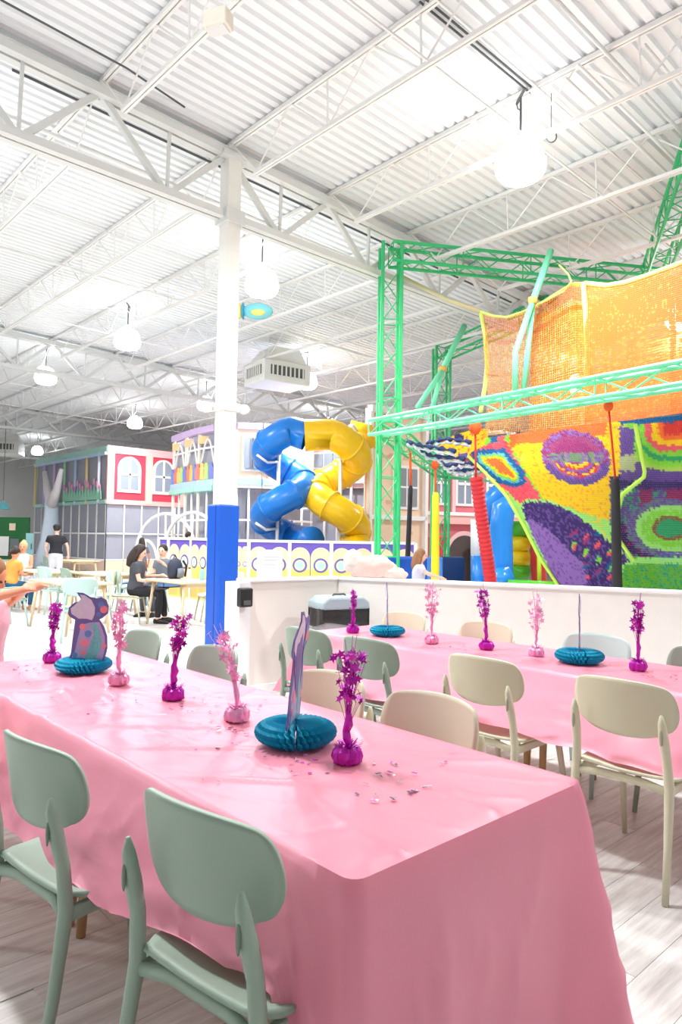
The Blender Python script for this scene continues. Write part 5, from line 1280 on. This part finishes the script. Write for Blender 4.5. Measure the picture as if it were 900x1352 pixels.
panel('lower_wall', 0, 1, 0, 1.55, gl('house_brick_red', (206, 78, 84)), 0, 0.03); panel('corner_post', 0.0, 0.03, 0, 4.0, wtrim, 0, 0.1); panel('corner_post', 0.28, 0.31, 2.3, 4.0, gl('pale_rose', (246, 200, 200)), 0, 0.08)
for f in (0.40, 0.70, 0.17): arch_window(t, A+u*L*f+n_*0.01+Vector((0, 0, 2.5)), u, 0.62, 1.32, n_)
def archpr(nm, f, w, h, mm, off, th, par):
    b = MB(); Uu = u if u.cross(Vector((0, 0, 1))).dot(n_) > 0 else -u; b.prism(arched(w, h, 14), A+u*L*f+n_*off, Uu, (0, 0, 1), th); return b.build(nm, mm, par)
d_ = archpr('door_surround', 0.40, 1.3, 1.75, gl('pale_rose', (246, 200, 200)), 0.03, 0.05, t)
archpr('doorway', 0.40, 1.1, 1.62, mat('doorway_shade', (88, 74, 74), 0.8), 0.08, 0.01, d_)  # flat panel on the wall; the opening's shade is put into its colour
b = MB(); c = A+u*L*0.47+n_*0.3; b.box((c.x, c.y, 0.75), (0.5, 0.04, 1.5), math.atan2(u.y, u.x)+0.5); b.build('door_leaf', mat('grey_door', (150, 148, 146), 0.6), d_)

# --- low fence with purple and yellow arches
yel = gl('panel_yellow', (248, 212, 110)); pur = gl('panel_purple', (104, 84, 184)); crm = gl('panel_cream', (248, 216, 176)); bl1 = gl('target_blue', (92, 100, 176)); bl2 = gl('target_mint', (180, 220, 214))
def fence(pts, label, h=1.36, nar=2, zb=0.0):
    t = thing('panel_fence', label, 'fence', (0, 0, 0))
    for k, (a, c) in enumerate(zip(pts[:-1], pts[1:])):
        a = Vector((a.x, a.y, 0)); c = Vector((c.x, c.y, 0)); u = (c-a); L = u.length; u.normalize(); n_ = Vector((-u.y, u.x, 0)); n_ = n_ if n_.dot(a) < 0 else -n_
        Uu = u if u.cross(Vector((0, 0, 1))).dot(n_) > 0 else -u
        m_ = (a+c)/2; b = MB(); b.box((m_.x, m_.y, h/2), (L, 0.04, h), math.atan2(u.y, u.x)); P_ = b.build('panel', pur, t)
        for q in range(nar):
            f = (q+0.5)/nar; w = L/nar*0.96; o = a+u*L*f+n_*0.02
            for (mm, ww, hh, off) in ((crm, w, h*0.92, 0.0), (yel, w*0.999, h*0.55, 0.006)):
                b = MB(); poly = arched(ww, hh) if mm is crm else [(-ww/2, 0), (ww/2, 0), (ww/2, hh), (-ww/2, hh)]; b.prism(poly, o+n_*off, Uu, (0, 0, 1), 0.008); b.build('arch_panel', mm, P_)
            for (mm, rr, off) in ((bl1, w*0.36, 0.014), (crm, w*0.27, 0.018), (bl2, w*0.2, 0.022)):
                b = MB(); cz = h*0.62; b.prism([(rr*math.cos(2*PI*i/20), cz+rr*math.sin(2*PI*i/20)) for i in range(20)], o+n_*off, Uu, (0, 0, 1), 0.006); b.build('target_ring', mm, P_)
            for i in range(-3, 4):
                b = MB(); xx = i*w*0.12; b.prism([(xx-0.008, 0.05), (xx+0.008, 0.05), (xx+0.008, h*0.36), (xx-0.008, h*0.36)], o+n_*0.02, Uu, (0, 0, 1), 0.004); b.build('pinstripe', gl('stripe_tan', (226, 190, 130)), P_)
        b = MB(); b.bar((a.x, a.y, h+0.02), (c.x, c.y, h+0.02), 0.08, 0.06); b.build('top_rail', white, t)
    for p in pts: b = MB(); b.box((p.x, p.y, h/2), (0.08, 0.08, h+0.06), math.atan2(u.y, u.x)); b.build('post', white, t)
    return t
fence([at(x, 760, d) for x, d in ((310, 16.2), (328, 16.15), (382, 16.0), (437, 15.9), (492, 15.8), (548, 15.7))], 'purple and yellow arched panel fence in front of the slides')
fence([at(210, 760, 17.6), at(222, 760, 17.3)], 'open end frame of the arched panel fence beside the boy', 1.38, 1)
fence([at(223, 760, 17.3), at(252, 760, 16.6), at(275, 760, 16.0)], 'purple and yellow arched panel fence left of the blue column', 1.38)
# white hoops of the toddler area
for i, (xa, da, xb, db, zt_) in enumerate(((178, 20, 262, 18.5, 2.05), (214, 18.5, 296, 17.4, 2.05), (176, 21, 210, 20.5, 1.3))):
    t = thing('hoop_arch', ('large white hoop rail starting beside the standing woman', 'large white hoop rail behind the fence by the blue column', 'low white hoop rail behind the woman in black')[i], 'hoop', (0, 0, 0))
    A, B_ = at(xa, 700, da), at(xb, 700, db); pts = []
    for k in range(25): a = PI*k/24; q = A.lerp(B_, 0.5-0.5*math.cos(a)); pts.append((q.x, q.y, 0.02+(zt_)*math.sin(a)**0.6))
    b = MB(); b.tube(pts, 0.045, 8); b.build('hoop_tube', white, t, True)
    b = MB(); q = A.lerp(B_, .5); b.tube([(q.x, q.y, 0), (q.x, q.y, zt_)], 0.03, 6); b.build('post', white, t, True)
# --- far left: green wall, teal door, hanging teal shade
q = at(16, 730, 40); t = thing('green_partition', 'dark green partition with a cream notice at the far left', 'partition', (q.x, q.y, 0), RZR)
b = MB(); b.box((0, 0, 1.15), (1.9, 0.1, 2.5)); b.build('panel', mat('deep_green', (28, 104, 52), 0.6), t)
b = MB(); b.box((0.0, -0.07, 1.85), (0.35, 0.03, 0.4)); b.build('notice', mat('notice_cream', (236, 214, 190), 0.6), t)
b = MB(); b.box((0.15, -0.07, 0.75), (0.5, 0.03, 0.85)); b.build('grey_board', mat('grey_board', (112, 120, 128), 0.6), t)
b = MB(); b.box((-0.45, -0.08, 0.75), (0.55, 0.04, 1.1)); b.build('white_board', white, t)
q = at(40.5, 720, 37.5); t = thing('teal_cabinet', 'pale teal cabinet standing between the green partition and the play house', 'cabinet', (q.x, q.y, 0), RZR)
b = MB(); b.box((0, 0, 0.75), (0.42, 0.3, 1.5)); bevel(b.build('cabinet_body', mat('pale_teal', (150, 200, 204), 0.5), t), 0.01); b = MB(); b.box((0.1, -0.17, 0.8), (0.03, 0.04, 0.3)); b.build('handle', darkm, t)
q = at(4, 672, 30); t = thing('parasol', 'teal hanging parasol at the left picture edge', 'parasol', q)
b = MB(); b.lathe([(0.02, 0.35), (0.1, 0.25), (0.25, 0.05), (0.28, -0.02)], 16); solid(b.build('shade_cone', mat('shade_teal', (110, 200, 214), 0.5), t, True), 0.01); b = MB(); b.tube([(0, 0, 0.3), (0, 0, 4.2)], 0.012, 6); b.build('cord', darkm, t)
# --- ceiling air units
def air_unit(px_, py_, d, rz, S, label):
    q = at(px_, py_, d); t = thing('air_unit', label, 'air unit', q, rz)
    b = MB(); b.box((0, 0, 0), (1.25*S, 1.0*S, 0.5*S)); bevel(b.build('housing', mat('unit_white', (240, 240, 236), 0.5), t), 0.02)
    b = MB(); b.prism([(-0.62*S, 0.25*S), (0.62*S, 0.25*S), (0.4*S, 0.62*S), (-0.3*S, 0.62*S)], (0, 0.35*S, 0), (1, 0, 0), (0, 0, 1), 0.7*S); b.build('duct_collar', MATS['unit_white'], t)
    for fx, fy, rz_ in ((0, -0.505*S, 0), (-0.63*S, 0, 1)):
        b = MB(); b.box((fx, fy, 0.02*S), ((0.9*S, 0.02, 0.22*S) if not rz_ else (0.02, 0.75*S, 0.22*S))); g = b.build('grille', mat('grille_dark', (96, 98, 98), 0.6), t)
        for k in range(8):
            b = MB()
            if not rz_: b.box((fx-0.4*S+k*0.115*S, fy-0.015, 0.02*S), (0.035*S, 0.03, 0.24*S))
            else: b.box((fx-0.015, fy-0.33*S+k*0.095*S, 0.02*S), (0.03, 0.035*S, 0.24*S))
            b.build('slat', MATS['unit_white'], g)
    for i in (-1, 1): b = MB(); b.tube([(i*0.5*S, 0, 0.2*S), (i*0.5*S, 0, 6.1-q.z)], 0.015, 5); b.build('hanger_rod', white, t)
air_unit(366, 497, 17.6, RZR+0.6, 1.05, 'white ceiling air unit with louvre grilles right of the white column')
air_unit(6, 592, 33.0, RZR+0.2, 1.2, 'white ceiling air unit with a dark grille at the left picture edge')
# shiny balloon under the roof
q = at(334, 411, 12.7); t = thing('foil_balloon', 'teal and yellow foil balloon floating under the roof', 'balloon', q, RZR)
b = MB(); b.ell((0.08, 0, 0), (0.28, 0.12, 0.15), 20, 12); b.build('balloon_body', mat('balloon_teal', (120, 200, 208), 0.25), t, True)
b = MB(); b.ell((-0.27, 0, 0.0), (0.09, 0.06, 0.15), 14, 10); b.build('balloon_tail', mat('balloon_gold', (236, 214, 110), 0.3), t, True)
b = MB(); b.ell((0.1, -0.1, -0.05), (0.13, 0.04, 0.06), 14, 8); b.build('side_patch', MATS['balloon_gold'], t, True)
b = MB(); b.ell((-0.18, -0.02, -0.0), (0.03, 0.11, 0.16), 14, 8); b.build('blue_band', mat('balloon_blue', (40, 150, 190), 0.3), t, True)
# --- things on the low wall
q = at(345, 763, 6.75); t = thing('paper_notice', 'white paper notice with faint grey lines standing on the low wall', 'notice', (4.04, 5.34, 1.075), -0.08)
b = MB(); b.bb((-0.14, -0.004, 0), (0.14, 0.004, 0.265)); b.build('sheet', mat('paper', (250, 250, 250), 0.6, var=0), t)
for k, (x0_, x1_, z_) in enumerate(((-0.08, 0.1, 0.19), (-0.06, 0.08, 0.165), (-0.07, 0.06, 0.12), (-0.04, 0.05, 0.09))): b = MB(); b.bb((x0_, -0.0055, z_), (x1_, -0.004, z_+0.006)); b.build('print_line', mat('faint_grey', (212, 212, 216), 0.6), t)
b = MB(); b.bb((-0.05, 0, 0), (0.05, 0.07, 0.008)); b.build('stand_foot', MATS['paper'], t)
t = thing('fluffy_coat', 'pale pink fluffy coat heaped on the corner of the low wall', 'coat', (5.0, 4.98, 1.073), RZR-0.25)
flf = mat('pink_fleece', (246, 206, 196), 0.95, var=0.12, nscale=40, bump=0.9, bscale=120)
def lump(cx_, cy_, cz_, rx, ry, rz_, seed, nm, m):
    b = MB()
    def f(u, v):
        a = 2*PI*u; p = PI*v; d = Vector((math.sin(p)*math.cos(a), math.sin(p)*math.sin(a), math.cos(p))); k = 1+0.16*noise.noise(d*2.2+Vector((seed, 0, 0)))+0.05*noise.noise(d*9+Vector((0, seed, 0)))
        return (cx_+rx*d.x*k, cy_+ry*d.y*k, max(0.0, cz_+rz_*d.z*k))
    b.grid(f, 48, 24); b.build(nm, m, t, True)
lump(0.06, 0, 0.06, 0.24, 0.11, 0.16, 1, 'coat_body', flf); lump(-0.16, 0, 0.15, 0.10, 0.08, 0.12, 2, 'hood', mat('cream_fleece', (250, 232, 222), 0.95, bump=0.9, bscale=120)); lump(0.24, 0.0, 0.03, 0.15, 0.1, 0.08, 3, 'sleeve', flf)
